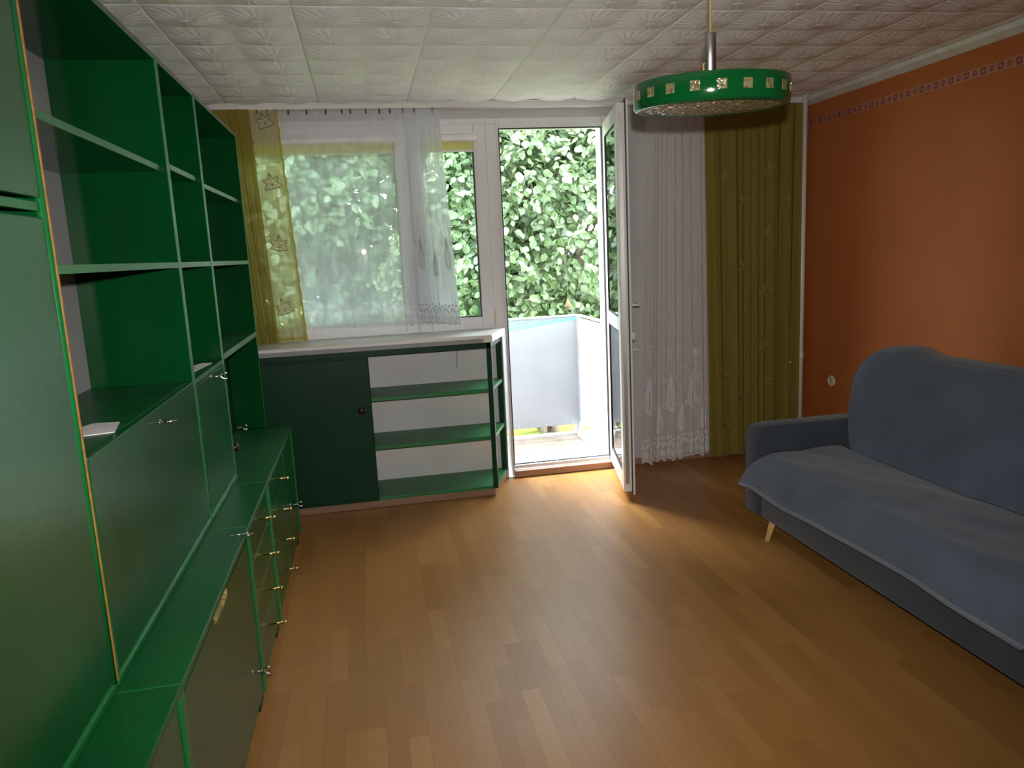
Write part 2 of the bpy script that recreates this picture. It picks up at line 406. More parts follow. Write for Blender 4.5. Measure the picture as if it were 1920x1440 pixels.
for i in range(-1, 8):
    for j in range(0, 9):
        tx0 = -.265+TX*i; ty1 = -.225-TY*(j-1); ty0 = ty1-TY
        a0, a1 = max(tx0, XL), min(tx0+TX, XR); b0, b1 = max(ty0, YN), min(ty1, -.012)
        if a1-a0 < .02 or b1-b0 < .02: continue
        me = tile_mesh((a0-tx0)/TX, (a1-tx0)/TX, (b0-ty0)/TY, (b1-ty0)/TY)
        o = bpy.data.objects.new('ceiling_tile', me); C.objects.link(o); o.parent = ceil; o.location = (a0, b0, H+.006)

# walls
wl = struct('wall_left', box(XL-.15, XL, YN, .3, 0, H), M['greywall'])
wr = struct('wall_right', box(XR, XR+.2, YN, .3, 0, H), M['orange'])
wn = struct('wall_near', box(XL-.15, XR+.2, YN-.15, YN, 0, H), M['greywall'])
WX0, WX1, DX1 = -.40, 1.385, 2.14
b = MB().box(WX0, DX1, .0, .3, 2.41, H); b.box(XL, WX0, 0, .3, 0, H); b.box(WX0, 1.35, .0, .3, 0, 1.0); b.box(DX1, XR, 0, .3, 0, H)
wf = struct('wall_far', b, M['greywall'])
border = box(XR-.0015, XR, -5.3, -.005, 2.331-.0225, 2.331+.0225).build('wallpaper_border', M['border'], loc=(XR, -2.62, 2.331), label='strip of printed paper with dark squares and swirls')
border.parent = wr
# cornice along the right wall, trim boards at the window wall
b = MB(); b.poly([(XR, YN, H), (XR-.05, YN, H), (XR-.04, YN, 2.478), (XR, YN, 2.452), (XR, -.0, H), (XR-.05, -.0, H), (XR-.04, -.0, 2.478), (XR, -.0, 2.452)],
       [(0, 1, 2, 3), (7, 6, 5, 4), (0, 4, 5, 1), (1, 5, 6, 2), (2, 6, 7, 3), (3, 7, 4, 0)])
struct('trim_1', b, M['white_old'])
struct('trim_2', MB().box(XL, XR-.05, -.09, 0, 2.462, H).box(XL, XR-.05, -.098, -.09, 2.488, H), M['white_old'], bevel=.003)
struct('baseboard_far', MB().box(2.15, XR, -.016, 0, 0, .045), M['skirt'], bevel=.004)
struct('baseboard_right', MB().box(XR-.016, XR, YN, -.02, 0, .045), M['skirt'], bevel=.004)

# window: outer frame, two sashes with panes
win = struct_empty('window_1', (.5, 0, 1.0))
Z0, Z1 = 1.02, 2.41
b = MB().box(WX0, 1.375, .0, .09, 2.37, Z1).box(WX0, 1.305, .0, .09, Z0-.02, 1.048).box(WX0, -.34, 0, .09, 1.048, 2.37).box(1.305, 1.375, 0, .09, 1.0, 2.37).box(.775, .81, .01, .09, 1.048, 2.37)
b.build('window_frame', M['pvc'], win, bevel=.004)
def sash(x0, x1, z0, z1, w, parent):
    b = MB().box(x0, x0+w, -.018, .06, z0, z1).box(x1-w, x1, -.018, .06, z0, z1).box(x0+w, x1-w, -.018, .06, z1-w, z1).box(x0+w, x1-w, -.018, .06, z0, z0+w)
    o = b.build('sash', M['pvc'], parent, bevel=.006)
    bb = MB()
    for q in ((x0+w, x0+w+.006, z0+w, z1-w), (x1-w-.006, x1-w, z0+w, z1-w), (x0+w, x1-w, z1-w-.006, z1-w), (x0+w, x1-w, z0+w, z0+w+.006)): bb.box(q[0], q[1], .004, .03, q[2], q[3])
    bb.build('glazing_seal', M['seal'], o)
    box(x0+w-.01, x1-w+.01, .018, .024, z0+w-.01, z1-w+.01).build('pane', M['glass'], o)
    return o
s1 = sash(-.335, .79, 1.052, 2.372, .078, win)
s2 = sash(.80, 1.302, 1.052, 2.372, .082, win)
MB().box(1.298, 1.316, -.034, -.016, 1.075, 1.175).build('hinge_cover', M['ivory'], win, bevel=.005, label='cream plastic hinge cover')
def blind(x0, x1, label):
    t = thing('roller_blind', label, 'blind', ((x0+x1)/2, -.02, 2.27))
    b = MB(); n = 8; pr = [(-.02, 2.262), (-.05, 2.262), (-.06, 2.27), (-.062, 2.285), (-.058, 2.3), (-.045, 2.31), (-.02, 2.312)]
    b.poly([(x0, y, z) for y, z in pr]+[(x1, y, z) for y, z in pr], [tuple(range(7)), tuple(range(13, 6, -1))]+[(i, (i+1) % 7, 7+(i+1) % 7, 7+i) for i in range(7)])
    b.build('cassette', M['blindbox'], t, bevel=.003)
    box(x0+.03, x1-.03, -.034, -.032, 2.208, 2.264).build('fabric', M['blind'], t, label='strip of yellow fabric')
    box(x0+.028, x1-.028, -.038, -.028, 2.198, 2.21).build('bottom_bar', M['blindbox'], t, bevel=.002)
    MB().tube([(x1-.012, -.05, 2.27), (x1-.012, -.05, 2.0), (x1-.012, -.05, 1.6)], .0012, 6).build('bead_chain', M['ivory'], t)
blind(-.28, .735, 'rolled-up yellow roller blind on the wide window sash behind the lace')
blind(.855, 1.245, 'rolled-up yellow roller blind on the narrow sash next to the balcony door')

# balcony door
door = struct_empty('door_1', (1.75, 0, 0))
b = MB().box(1.375, 1.392, .0, .09, 0.0, Z1).box(2.09, DX1, .0, .09, 0.0, Z1).box(1.392, 2.09, .0, .09, 2.342, Z1).box(1.39, 2.09, -.0, .1, .052, .078)
b.build('door_frame', M['pvc'], door, bevel=.004)
MB().box(1.39, 2.09, -.004, .02, 2.338, 2.344).box(1.39, 1.396, -.004, .02, .08, 2.342).box(2.085, 2.09, -.004, .02, .08, 2.342).box(1.39, 2.09, .02, .03, .076, .084).build('frame_seal', M['seal'], door)
for z in (.28, .75, 1.25, 1.95): box(1.388, 1.397, -.008, .006, z, z+.05).build('strike_plate', M['steel'], door)
MB().box(1.385, DX1, -.045, .0, .0, .05).build('threshold', M['skirt'], door, bevel=.008)
# the leaf, swung into the room on its right-hand hinges
hx, hy = 2.088, -.022; L = .728; dvec = Vector((-.146, -.70, 0)).normalized(); nvec = Vector((-dvec.y, dvec.x, 0))
if nvec.x < 0: nvec = -nvec
def lf(a_, b_, z): p = Vector((hx, hy, 0))+dvec*a_+nvec*b_; return (p.x, p.y, z)
def lbox(mb, a0, a1, b0, b1, z0, z1):
    mb.poly([lf(a0, b0, z0), lf(a1, b0, z0), lf(a1, b1, z0), lf(a0, b1, z0), lf(a0, b0, z1), lf(a1, b0, z1), lf(a1, b1, z1), lf(a0, b1, z1)],
            [(0, 3, 2, 1), (4, 5, 6, 7), (0, 1, 5, 4), (1, 2, 6, 5), (2, 3, 7, 6), (3, 0, 4, 7)]); return mb
zb, zt = .055, 2.358; w = .095
rails = [(zb, zb+.115), (1.045, 1.13), (zt-.095, zt)]
mb = MB(); lbox(mb, 0, w, 0, .05, zb, zt); lbox(mb, L-w, L, 0, .05, zb, zt)
for z0, z1 in rails: lbox(mb, w, L-w, 0, .05, z0, z1)
lbox(mb, -.015, w-.01, .054, .068, zb-.018, zt+.018); lbox(mb, L-w+.01, L+.016, .054, .068, zb-.018, zt+.018)
for z0, z1 in ((zb-.018, zb+.10), (1.055, 1.12), (zt-.085, zt+.018)): lbox(mb, w-.01, L-w+.01, .054, .068, z0, z1)
leaf_o = mb.build('door_leaf', M['pvc'], door, bevel=.004)
mb = MB()
for z0, z1 in ((rails[0][1], rails[1][0]), (rails[1][1], rails[2][0])):
    lbox(mb, w, w+.006, -.0005, .006, z0, z1); lbox(mb, L-w-.006, L-w, -.0005, .006, z0, z1); lbox(mb, w+.006, L-w-.006, -.0005, .006, z0, z0+.006); lbox(mb, w+.006, L-w-.006, -.0005, .006, z1-.006, z1)
lbox(mb, L+.003, L+.018, .049, .0545, zb-.012, zt+.02); lbox(mb, 0, L, .049, .0545, zt, zt+.02); lbox(mb, 0, L, .049, .0545, zb-.014, zb)
mb.build('leaf_seal', M['seal'], leaf_o)
lbox(MB(), L, L+.0025, .012, .034, zb+.05, zt-.05).build('lock_rail', M['steel'], leaf_o)
for z in (.42, .98, 1.17, 1.66, 2.15): lbox(MB(), L+.002, L+.006, .014, .032, z, z+.09 if z != 1.17 else z+.05).build('lock_plate', M['steel'], leaf_o)
for z0, z1 in ((rails[0][1], rails[1][0]), (rails[1][1], rails[2][0])): lbox(MB(), w-.01, L-w+.01, .006, .012, z0-.01, z1+.01).build('pane', M['glass'], leaf_o)
mb = MB(); lbox(mb, L-.055, L-.025, .068, .076, 1.15, 1.24)
mb.tube([lf(L-.04, .07, 1.205), lf(L-.04, .115, 1.205)], .009, 8); mb.tube([lf(L-.03, .115, 1.205), lf(L-.17, .118, 1.2)], .009, 8)
mb.build('door_handle', M['pvc'], leaf_o, smooth=True, label='white lever handle')
MB().lathe(lf(L-.045, .068, 1.02), nvec, [(.0001, .02), (.03, .02), (.032, .012), (.032, 0)], 20).build('rosette', M['pvc'], leaf_o, label='round white cover plate')
for z in (.2, 2.15): MB().tube([lf(-.012, .05, z), lf(-.012, .05, z+.1)], .009, 8).build('hinge', M['pvc'], leaf_o)

# ------------------------------------------------------------------ the fitted cabinet under the window
KY = -.39
t = thing('window_cabinet', 'dark green built-in cabinet under the window with one door and open corner shelves', 'cabinet', (.5, KY, 0))
KX0, KXD, KX1 = -.48, .447, 1.195
def trap(x0, ins=0): return [(x0, KY+ins), (1.205-ins, KY+ins), (1.345-ins, -.002), (x0, -.002)]
MB().prism([(KX0, KY+.02), (1.19, KY+.02), (1.335, -.003), (KX0, -.003)], .0, .052).build('plinth', M['skirt'], t, bevel=.006, label='brown skirting strip')
for z, nm in ((.052, 'bottom_shelf'), (.378, 'shelf'), (.685, 'shelf')):
    MB().prism(trap(KXD-.01, .004), z, z+(.024 if z > .1 else .02)).build(nm, M['green_shelf'], t, bevel=.002)
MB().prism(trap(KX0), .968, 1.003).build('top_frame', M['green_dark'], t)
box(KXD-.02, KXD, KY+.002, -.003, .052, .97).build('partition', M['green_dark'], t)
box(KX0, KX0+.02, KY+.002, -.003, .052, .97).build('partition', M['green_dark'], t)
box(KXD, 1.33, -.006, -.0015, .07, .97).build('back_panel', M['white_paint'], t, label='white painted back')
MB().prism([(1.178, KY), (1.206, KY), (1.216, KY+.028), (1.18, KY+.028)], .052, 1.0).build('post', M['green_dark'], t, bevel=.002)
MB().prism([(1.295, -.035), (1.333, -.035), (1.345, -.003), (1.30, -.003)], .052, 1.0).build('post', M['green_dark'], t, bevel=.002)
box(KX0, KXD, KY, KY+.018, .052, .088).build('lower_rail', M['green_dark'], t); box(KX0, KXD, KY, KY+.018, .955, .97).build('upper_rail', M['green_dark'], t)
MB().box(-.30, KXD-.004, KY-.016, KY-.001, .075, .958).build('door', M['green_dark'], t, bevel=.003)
dk = [c for c in t.children if c.name.startswith('door')][0]
MB().lathe((.384, KY-.016, .643), (0, -1, 0), [(.012, 0), (.011, .012), (.021, .017), (.023, .026), (.019, .032), (.0001, .034)], 18).build('knob', M['black'], dk, smooth=True, label='round dark brown knob')
s = thing('window_sill', 'worn white painted board on top of the green window cabinet', 'window sill', (.5, -.2, 1.003))
MB().prism([(KX0, KY-.012), (1.215, KY-.012), (1.365, -.024), (1.365, -.001), (KX0, -.001)], 1.003, 1.05).build('board', M['white_old'], s, bevel=.005)
MB().box(KX0, 1.16, KY-.0155, KY-.012, 1.006, 1.03).build('edge_strip', M['panelgrey'], s)
tag(MB().tube([(1.003, -.30, .966), (1.001, -.302, .92), (.996, -.30, .845)], .0016, 6).build('wire', M['seal'], loc=(1.003, -.3, .9)), 'thin dark wire hanging under the sill in front of the white shelf back', 'wire')

# ------------------------------------------------------------------ the green wall unit
BACK = -.445; UX = -.128; UZ = 2.218; BZ = .672
Y0, Y1, Y2, Y3 = -3.42, -2.367, -1.8165, -.796
def key(parent, p, out=.05, name='key', rot=0, loc=None):
    x, y, z = p
    mb = MB().tube([(x, y, z), (x+out*.55, y, z)], .0022, 6)
    cx = x+out*.55+.014
    tri = [(0, 0), (.006, .008), (.016, .0125), (.022, .010), (.0225, 0), (.022, -.010), (.016, -.0125), (.006, -.008), (0, 0)]
    pts = [(cx-.012+a_, y, z+b_) for a_, b_ in tri]
    mb.tube(pts, .0034, 6, cap=False); mb.tube([(x+out*.5, y, z-.004), (x+out*.5, y, z+.004)], .003, 6)
    mb.lathe((x, y, z), (1, 0, 0), [(.008, 0), (.008, .002), (.0001, .0022)], 12)
    return mb.build(name, M['chrome'], parent, smooth=True) if parent else mb
def carcass(t, ya, yb, z0, z1, x0, x1, th=.018):   # near side, far side, top
    for nm, q in (('side_panel', (ya, ya+th)), ('side_panel', (yb-th, yb))):
        b_ = box(x0, x1-.003, q[0], q[1], z0, z1).build(nm, M['green_smooth'], t)
        box(x1-.003, x1, q[0]+.001, q[1]-.001, z0, z1).build('edge_band', M['green_edge'], b_, bevel=.001)
    box(x0, x1, ya+th, yb-th, z1-th, z1).build('top_panel', M['green_smooth'], t, bevel=.001)
    box(x0-.004, x0, ya, yb, z0, z1).build('back_panel', M['backpanel'], t, label='unpainted pale grey back')
def shelf(t, ya, yb, z, th=.018, set_=.012, x0=BACK):
    o = box(x0, UX-set_-.002, ya+.018, yb-.018, z, z+th).build('shelf', M['green_smooth'], t)
    box(UX-set_-.002, UX-set_, ya+.018, yb-.018, z, z+th).build('edge_band', M['green_edge'], o)
    return o
# U0: the tall closed unit nearest the camera
ya = -4.5
t = thing('wall_cabinet', 'tall closed green cabinet nearest the camera with upper and lower doors', 'cabinet', (BACK, ya, BZ))
carcass(t, ya, Y0-.002, BZ, UZ+.002, BACK, UX)
box(UX-.016, UX+.002, ya+.02, Y0-.022, 1.70, UZ-.02).build('upper_door', M['green'], t, bevel=.003)
box(UX-.016, UX-.002, ya+.02, Y0-.02, 1.675, 1.693).build('rail', M['green_edge'], t, bevel=.002)
box(UX-.016, UX+.002, ya+.02, Y0-.024, BZ+.03, 1.664).build('lower_door', M['green'], t, bevel=.003)
box(UX-.01, UX+.004, ya, Y0-.004, BZ, BZ+.024).build('bottom_rail', M['green_edge'], t, bevel=.006)
MB().tube([(UX-.003, Y0-.0165, BZ+.02), (UX-.003, Y0-.0165, UZ)], .0095, 14).build('edge_bead', M['green_edge'], t, smooth=True)
box(UX-.006, UX+.0065, Y0-.0072, Y0-.002, BZ+.02, UZ).build('raw_edging', M['edge_orange'], t, label='bare orange-brown wood edging')
# U1: wide open unit with a drop flap
t = thing('wall_cabinet', 'wide green open shelf unit with a drop-down flap below the shelves', 'cabinet', (BACK, Y0, BZ))
carcass(t, Y0, Y1, BZ, UZ, BACK, UX)
shelf(t, Y0, Y1, 1.862, set_=.02); shelf(t, Y0, Y1, 1.556, set_=.002)
box(BACK, UX-.018, Y0+.018, Y1-.018, 1.162, 1.18).build('desk_board', M['green_top'], t)
fl = box(UX-.016, UX+.001, Y0+.02, Y1-.02, BZ+.03, 1.178).build('flap', M['green'], t, bevel=.002)
MB().tube([(UX, -2.84, 1.135), (UX+.045, -2.84, 1.135)], .0035, 8).lathe((UX, -2.84, 1.135), (1, 0, 0), [(.008, 0), (.008, .003), (.0001, .003)], 12).build('pull', M['chrome'], fl, smooth=True)
box(UX-.01, UX+.004, Y0+.004, Y1-.006, BZ, BZ+.024).build('bottom_rail', M['green_edge'], t, bevel=.006)
# U2: narrow unit
t = thing('wall_cabinet', 'narrow green shelf unit in the middle with one locked door below', 'cabinet', (BACK, Y1, BZ))
carcass(t, Y1, Y2, BZ, UZ, BACK, UX)
shelf(t, Y1, Y2, 1.882, set_=.02); shelf(t, Y1, Y2, 1.556, set_=.002)
box(BACK, UX-.001, Y1+.018, Y2-.018, 1.162, 1.18).build('board', M['green_top'], t)
dr = box(UX-.016, UX+.001, Y1+.03, Y2-.02, BZ+.03, 1.158).build('door', M['green'], t, bevel=.002)
key(dr, (UX+.001, -2.1, 1.15), .06)
box(UX-.01, UX+.004, Y1+.004, Y2-.006, BZ, BZ+.024).build('bottom_rail', M['green_edge'], t, bevel=.006)
# U3: far unit, open niche at the bottom
t = thing('wall_cabinet', 'green shelf unit closest to the window with an open niche below', 'cabinet', (BACK, Y2, BZ))
carcass(t, Y2, Y3, BZ, UZ, BACK, UX)
shelf(t, Y2, Y3, 1.870, set_=.02); shelf(t, Y2, Y3, 1.556, set_=.002)
o = box(BACK, UX-.003, Y2+.018, Y3-.018, 1.174, 1.199).build('board', M['green_top'], t)
box(UX-.003, UX+.001, Y2+.018, Y3-.018, 1.174, 1.199).build('edge_band', M['green_edge'], o, bevel=.001)
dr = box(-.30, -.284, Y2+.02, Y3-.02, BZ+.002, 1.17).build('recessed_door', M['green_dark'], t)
key(dr, (-.284, -.95, .71), .10)
MB().lathe((-.284, -1.3, .689), (1, 0, 0), [(.01, 0), (.01, .05), (.021, .06), (.022, .08), (.015, .088), (.0001, .088)], 16).build('knob', M['black'], dr, smooth=True, label='round black knob')

# base units
def feet(t, ya, yb):
    for y in (ya+.02, yb-.02):
        for x in (-.035, BACK+.04):
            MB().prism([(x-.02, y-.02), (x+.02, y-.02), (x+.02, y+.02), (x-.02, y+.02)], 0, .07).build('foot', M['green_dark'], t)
def base_body(t, ya, yb, x1=-.018):
    for q in ((ya, ya+.018), (yb-.018, yb)): box(BACK, .005, q[0]+.0008, q[1]-.0008, .06, BZ-.02).build('side_panel', M['green_edge'], t, bevel=.001)
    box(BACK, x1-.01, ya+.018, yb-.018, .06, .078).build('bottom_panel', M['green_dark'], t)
    box(BACK-.004, BACK, ya, yb, .06, BZ-.02).build('back_panel', M['backpanel'], t)
    box(BACK, .007, ya+.0012, yb-.0012, BZ-.02, BZ).build('top_board', M['green_top'] if ya > -2 else M['green_clean'], t, bevel=.003)
    box(-.022, -.006, ya+.018, yb-.018, .06, .085).build('bottom_rail', M['green_edge'], t)
    feet(t, ya, yb)
def pull(parent, y, z):
    MB().tube([(.0, y, z), (.045, y, z)], [.004, .004], 8).lathe((.045, y, z), (1, 0, 0), [(.004, 0), (.0065, .004), (.0065, .01), (.0001, .013)], 10).build('handle', M['brass'], parent, smooth=True)
Ya, Yb, Yc, Yd = -3.44, -2.44, -1.898, -.83
t = thing('base_cabinet', 'green base cabinet in the bottom left corner of the picture, nearest the camera', 'cabinet', (-.2, -4.5, 0))
base_body(t, -4.5, Ya); box(-.018, .0, -4.48, Ya-.02, .088, BZ-.024).build('door', M['green'], t, bevel=.003)
t = thing('base_cabinet', 'green base cabinet with a broken top edge and a key in its door', 'cabinet', (-.2, Ya, 0))
base_body(t, Ya, Yb)
nr = random.Random(3); top_ = [(Ya+.02, .634), (-3.06, .634), (-3.055, .618)]+[(-3.05+.018*i_, .607+nr.uniform(-.003, .004)+.009) for i_ in range(1, 10)]+[(-2.872, .622), (-2.866, .634), (Yb-.02, .634)]
pf = [(Ya+.02, .088)]+top_+[(Yb-.02, .088)]; n = len(pf)
dd = MB().poly([(-.018, y, z) for y, z in pf]+[(.0, y, z) for y, z in pf], [tuple(range(n)), tuple(range(2*n-1, n-1, -1))]+[(i_, (i_+1) % n, n+(i_+1) % n, n+i_) for i_ in range(n)]).build('door', M['green'], t)
key(dd, (.0, -2.63, .235), .06)
box(-.018, -.001, -2.86, Yb-.02, .637, BZ-.021).build('top_rail', M['green'], t, bevel=.001)
b = MB()
for (y0_, z0_), (y1_, z1_) in zip(top_[2:-2], top_[3:-1]): b.poly([(-.017, y0_, z0_+.0004), (.0012, y0_, z0_+.0004), (.0012, y1_, z1_+.0004), (-.017, y1_, z1_+.0004), (.0012, y0_, z0_-.003-nr.uniform(0, .004)), (.0012, y1_, z1_-.003)], [(0, 1, 2, 3), (1, 4, 5, 2)])
b.build('broken_edge', M['chip'], dd, label='splintered raw chipboard edge')
b = MB(); n = 10
b.box(-.018, -.001, Ya+.02, -3.06, .637, BZ-.021)
b.build('rail_stub', M['green'], t)
for k, (ya_, yb_, yd, lab) in enumerate(((Yb, Yc, Yc, 'green chest of four drawers with brass pulls between two base cabinets'), (Yc, Yd, -1.285, 'green base cabinet at the far end with four drawers and a locked door'))):
    t = thing('base_cabinet', lab, 'cabinet', (-.2, ya_, 0)); base_body(t, ya_, yb_)
    zs = [.088, .232, .376, .52, .65]
    for i in range(4):
        dro = box(-.018, .0, ya_+.02, yd-(.02 if k == 0 else .002), zs[i]+.0015, zs[i+1]-.0015).build('drawer', M['green'], t, bevel=.002)
        pull(dro, (-2.148, -1.612)[k], (zs[i]+zs[i+1])/2+.005+(.0, .0, .0, .008)[i])
    if k == 1:
        dd = box(-.018, .0, yd+.001, yb_-.02, .0895, .6485).build('door', M['green'], t, bevel=.002)
        key(dd, (.0, -1.16, .327), .06)
    else: pass
# loose things on the unit
tag(MB().tube([(-.042, -2.527, BZ+.004), (.006, -2.532, BZ+.004)], .0026, 6).tube([(.018+.014*math.cos(q), -2.533+.012*math.sin(q), BZ+.004) for q in np.linspace(0, 2*PI, 15)], .0026, 6, cap=False)
    .box(-.042, -.03, -2.536, -2.528, BZ+.003, BZ+.0055).build('key', M['chrome'], loc=(-.02, -2.53, BZ), smooth=True), 'loose steel key lying on the edge of the green base cabinet top', 'key')
tag(MB().prism([(-.145, -3.16), (-.170, -3.035), (-.235, -3.03), (-.30, -3.20)], 1.1805, 1.1825).build('paper_sheet', M['paper'], loc=(-.2, -3.1, 1.1805)), 'white folded paper lying on the desk board of the wide open unit', 'paper')
tag(MB().prism([(-.17, -2.17), (-.15, -1.93), (-.19, -1.92), (-.27, -2.17)], 1.1805, 1.182).build('paper_sheet', M['paper'], loc=(-.2, -2.1, 1.1805)), 'white paper slip lying on the board of the narrow shelf unit', 'paper')
t = thing('matchbox', 'small red and white packet standing on the board of the narrow shelf unit', 'packet', (-.21, -2.24, 1.1805))
box(-.235, -.215, -2.26, -2.20, 1.1835, 1.2).build('box', M['paper'], t, bevel=.001); box(-.2152, -.2135, -2.255, -2.225, 1.185, 1.199).build('print', M['red'], t)

# ------------------------------------------------------------------ curtains
def fold(s, amp, n, seed, t):
    a_ = amp*(.35+.65*t)
    return a_*(math.sin(2*PI*n*(s+.045*math.sin(5.3*s+seed*3))+seed)*(.65+.5*math.sin(9*s+seed*1.7))+.5*math.sin(2*PI*n*.43*s+seed*2.3+.9*t)+.28*math.sin(2*PI*n*2.3*s+seed*.7+.5*t))
class Curtain:
    def __init__(s, top, bot, y, amp, n, seed, scallop=None, warp=0):
        s.top, s.bot, s.y, s.amp, s.n, s.seed, s.sc, s.warp = top, bot, y, amp, n, seed, scallop, warp
    def __call__(s, u, v, lift=0):
        uu = u + s.warp*math.sin(2*PI*u)/(2*PI)
        zb_ = s.bot[2]+(s.bot[3]-s.bot[2])*u
        if s.sc: zb_ += s.sc[1]*abs(math.sin(PI*s.sc[0]*u))
        z = s.top[2]+(zb_-s.top[2])*v
        x = (s.top[0]+(s.top[1]-s.top[0])*uu)*(1-v)+(s.bot[0]+(s.bot[1]-s.bot[0])*uu)*v
        y = s.y+fold(u, s.amp, s.n, s.seed, v)-lift
        return (x, y, z)
def curtain(name, label, cv, mat, nu, nv):
    root = MB().grid(lambda u, v: cv(u, v), nu, nv).build(name, mat, smooth=True, loc=cv(.5, 0))
    tag(root, label, 'curtain', None); return root
def ribbon(mb, cv, pts, w, lift=.003):   # pts in metres from (u0,v0): list of (u,v); w in metres
    W_ = abs(cv.bot[1]-cv.bot[0]); H_ = abs(cv.top[2]-cv.bot[2])
    ps = [(p[0]*W_, p[1]*H_) for p in pts]; L_, R_ = [], []
    for i, p in enumerate(ps):
        a_ = ps[max(i-1, 0)]; b_ = ps[min(i+1, len(ps)-1)]; dx, dy = b_[0]-a_[0], b_[1]-a_[1]; l = math.hypot(dx, dy) or 1
        nx, ny = -dy/l*w/2, dx/l*w/2
        L_.append(cv((p[0]+nx)/W_, (p[1]+ny)/H_, lift)); R_.append(cv((p[0]-nx)/W_, (p[1]-ny)/H_, lift))
    n = len(ps); mb.poly(L_+R_, [(i, i+1, n+i+1, n+i) for i in range(n-1)])
def disc(mb, cv, u, v, r, lift=.003):
    W_ = abs(cv.bot[1]-cv.bot[0]); H_ = abs(cv.top[2]-cv.bot[2])
    mb.poly([cv(u+r*math.cos(q)/W_, v+r*math.sin(q)/H_, lift) for q in np.linspace(0, 2*PI, 9)[:-1]], [tuple(range(8))])
def drop(cu, cv_, wd, ht, Wm, Hm, n=22):   # teardrop outline, tip up
    out = []
    for q in np.linspace(0, 2*PI, n):
        xx = math.sin(q)*wd*(math.sin(q/2)**1.6); yy = -math.cos(q)*ht/2
        out.append((cu+xx/Wm, cv_+(-yy if False else yy*-1)/Hm*-1))
    return out
def lace_pattern(cv, cols, scale, row0, small=True):
    Wm = abs(cv.bot[1]-cv.bot[0]); Hm = abs(cv.top[2]-cv.bot[2]); mb = MB(); k = scale
    for i in range(cols):
        cu = (i+.5)/cols
        if not .03 < cu < .97: continue
        big = i % 2 == 0; v0 = row0+(0 if big else .055*k)
        for f_, w_ in ((1, .004), (.62, .003), (.3, .003)):
            ht = .20*k*(.65+.35*f_) if big else .15*k*(.6+.4*f_)
            ribbon(mb, cv, drop(cu, v0+(1-f_)*.012*k/Hm*Hm, .030*k*f_*(1 if big else .8), ht, Wm, Hm), w_*k)
        for sgn in (-1, 1):   # curls
            sp = []
            for q in np.linspace(0, 3.6*PI/2, 12):
                rr = .022*k*(1-q/8.0); sp.append((cu+sgn*(.030*k-rr*math.cos(q)*.6)/Wm, v0-.075*k/Hm+rr*math.sin(q)*.8/Hm))
            ribbon(mb, cv, sp, .004*k)
            sp = [(cu+sgn*(.012+.02*math.sin(q*2))*k/Wm, v0-(.10+.035*q)*k/Hm) for q in np.linspace(0, 1.6, 8)]
            if big: ribbon(mb, cv, sp, .003*k)
        if big:
            for m in range(5): disc(mb, cv, cu, v0-(.16+.025*m)*k/Hm, .0045*k)
    # festoon band, flowers and ribbing along the hem
    vb = 1-.105*k/Hm; nf = cols*2
    for i in range(nf):
        u_a, u_b = (i+.06)/nf, (i+.94)/nf
        for dv, w_ in ((0, .005), (.012, .003)):
            ribbon(mb, cv, [(u_a+(u_b-u_a)*q, vb+(dv*k+.028*k*math.sin(PI*q))/Hm) for q in np.linspace(0, 1, 9)], w_*k)
        disc(mb, cv, (i+.5)/nf, vb-.012*k/Hm, .008*k); disc(mb, cv, i/nf+.001, vb-.02*k/Hm, .006*k)
        for m in range(4):
            uu = u_a+(u_b-u_a)*(m+.5)/4
            ribbon(mb, cv, [(uu, vb+.05*k/Hm), (uu, 1-.02*k/Hm)], .0035*k)
    ribbon(mb, cv, [(q, 1-.006/Hm) for q in np.linspace(.005, .995, 160)], .006*k)
    return mb
# short white lace on the window
c1 = Curtain((.03, 1.0, 2.45), (.07, 1.058, 1.118, 1.092), -.072, .010, 7.5, .6, (19, .012))
lace1 = curtain('lace_curtain', 'short sheer white lace curtain with teardrop embroidery in front of the window', c1, M['lace'], 260, 50)
lace_pattern(c1, 11, 1.0, .70).build('embroidery', M['emb'], lace1, kind='stuff')
c1b = Curtain((.775, 1.0, 2.45), (.80, 1.062, 1.115, 1.092), -.10, .011, 5, 2.0, (7, .012))
lp = MB().grid(lambda u, v: c1b(u, v), 90, 50).build('gathered_edge', M['lace'], lace1, smooth=True)
lace_pattern(c1b, 3, 1.0, .66).build('edge_embroidery', M['emb_grey'], lp, kind='stuff')
# long white lace by the balcony door
c2 = Curtain((2.37, 2.77, 2.45), (2.298, 2.80, .012, .045), -.10, .021, 6, 1.1, (9, .022))
lace2 = curtain('lace_curtain', 'long white lace curtain with scalloped hem between balcony door and yellow curtain', c2, M['lace_dense'], 200, 70)
lace_pattern(c2, 6, 1.35, .80).build('embroidery', M['emb'], lace2, kind='stuff')
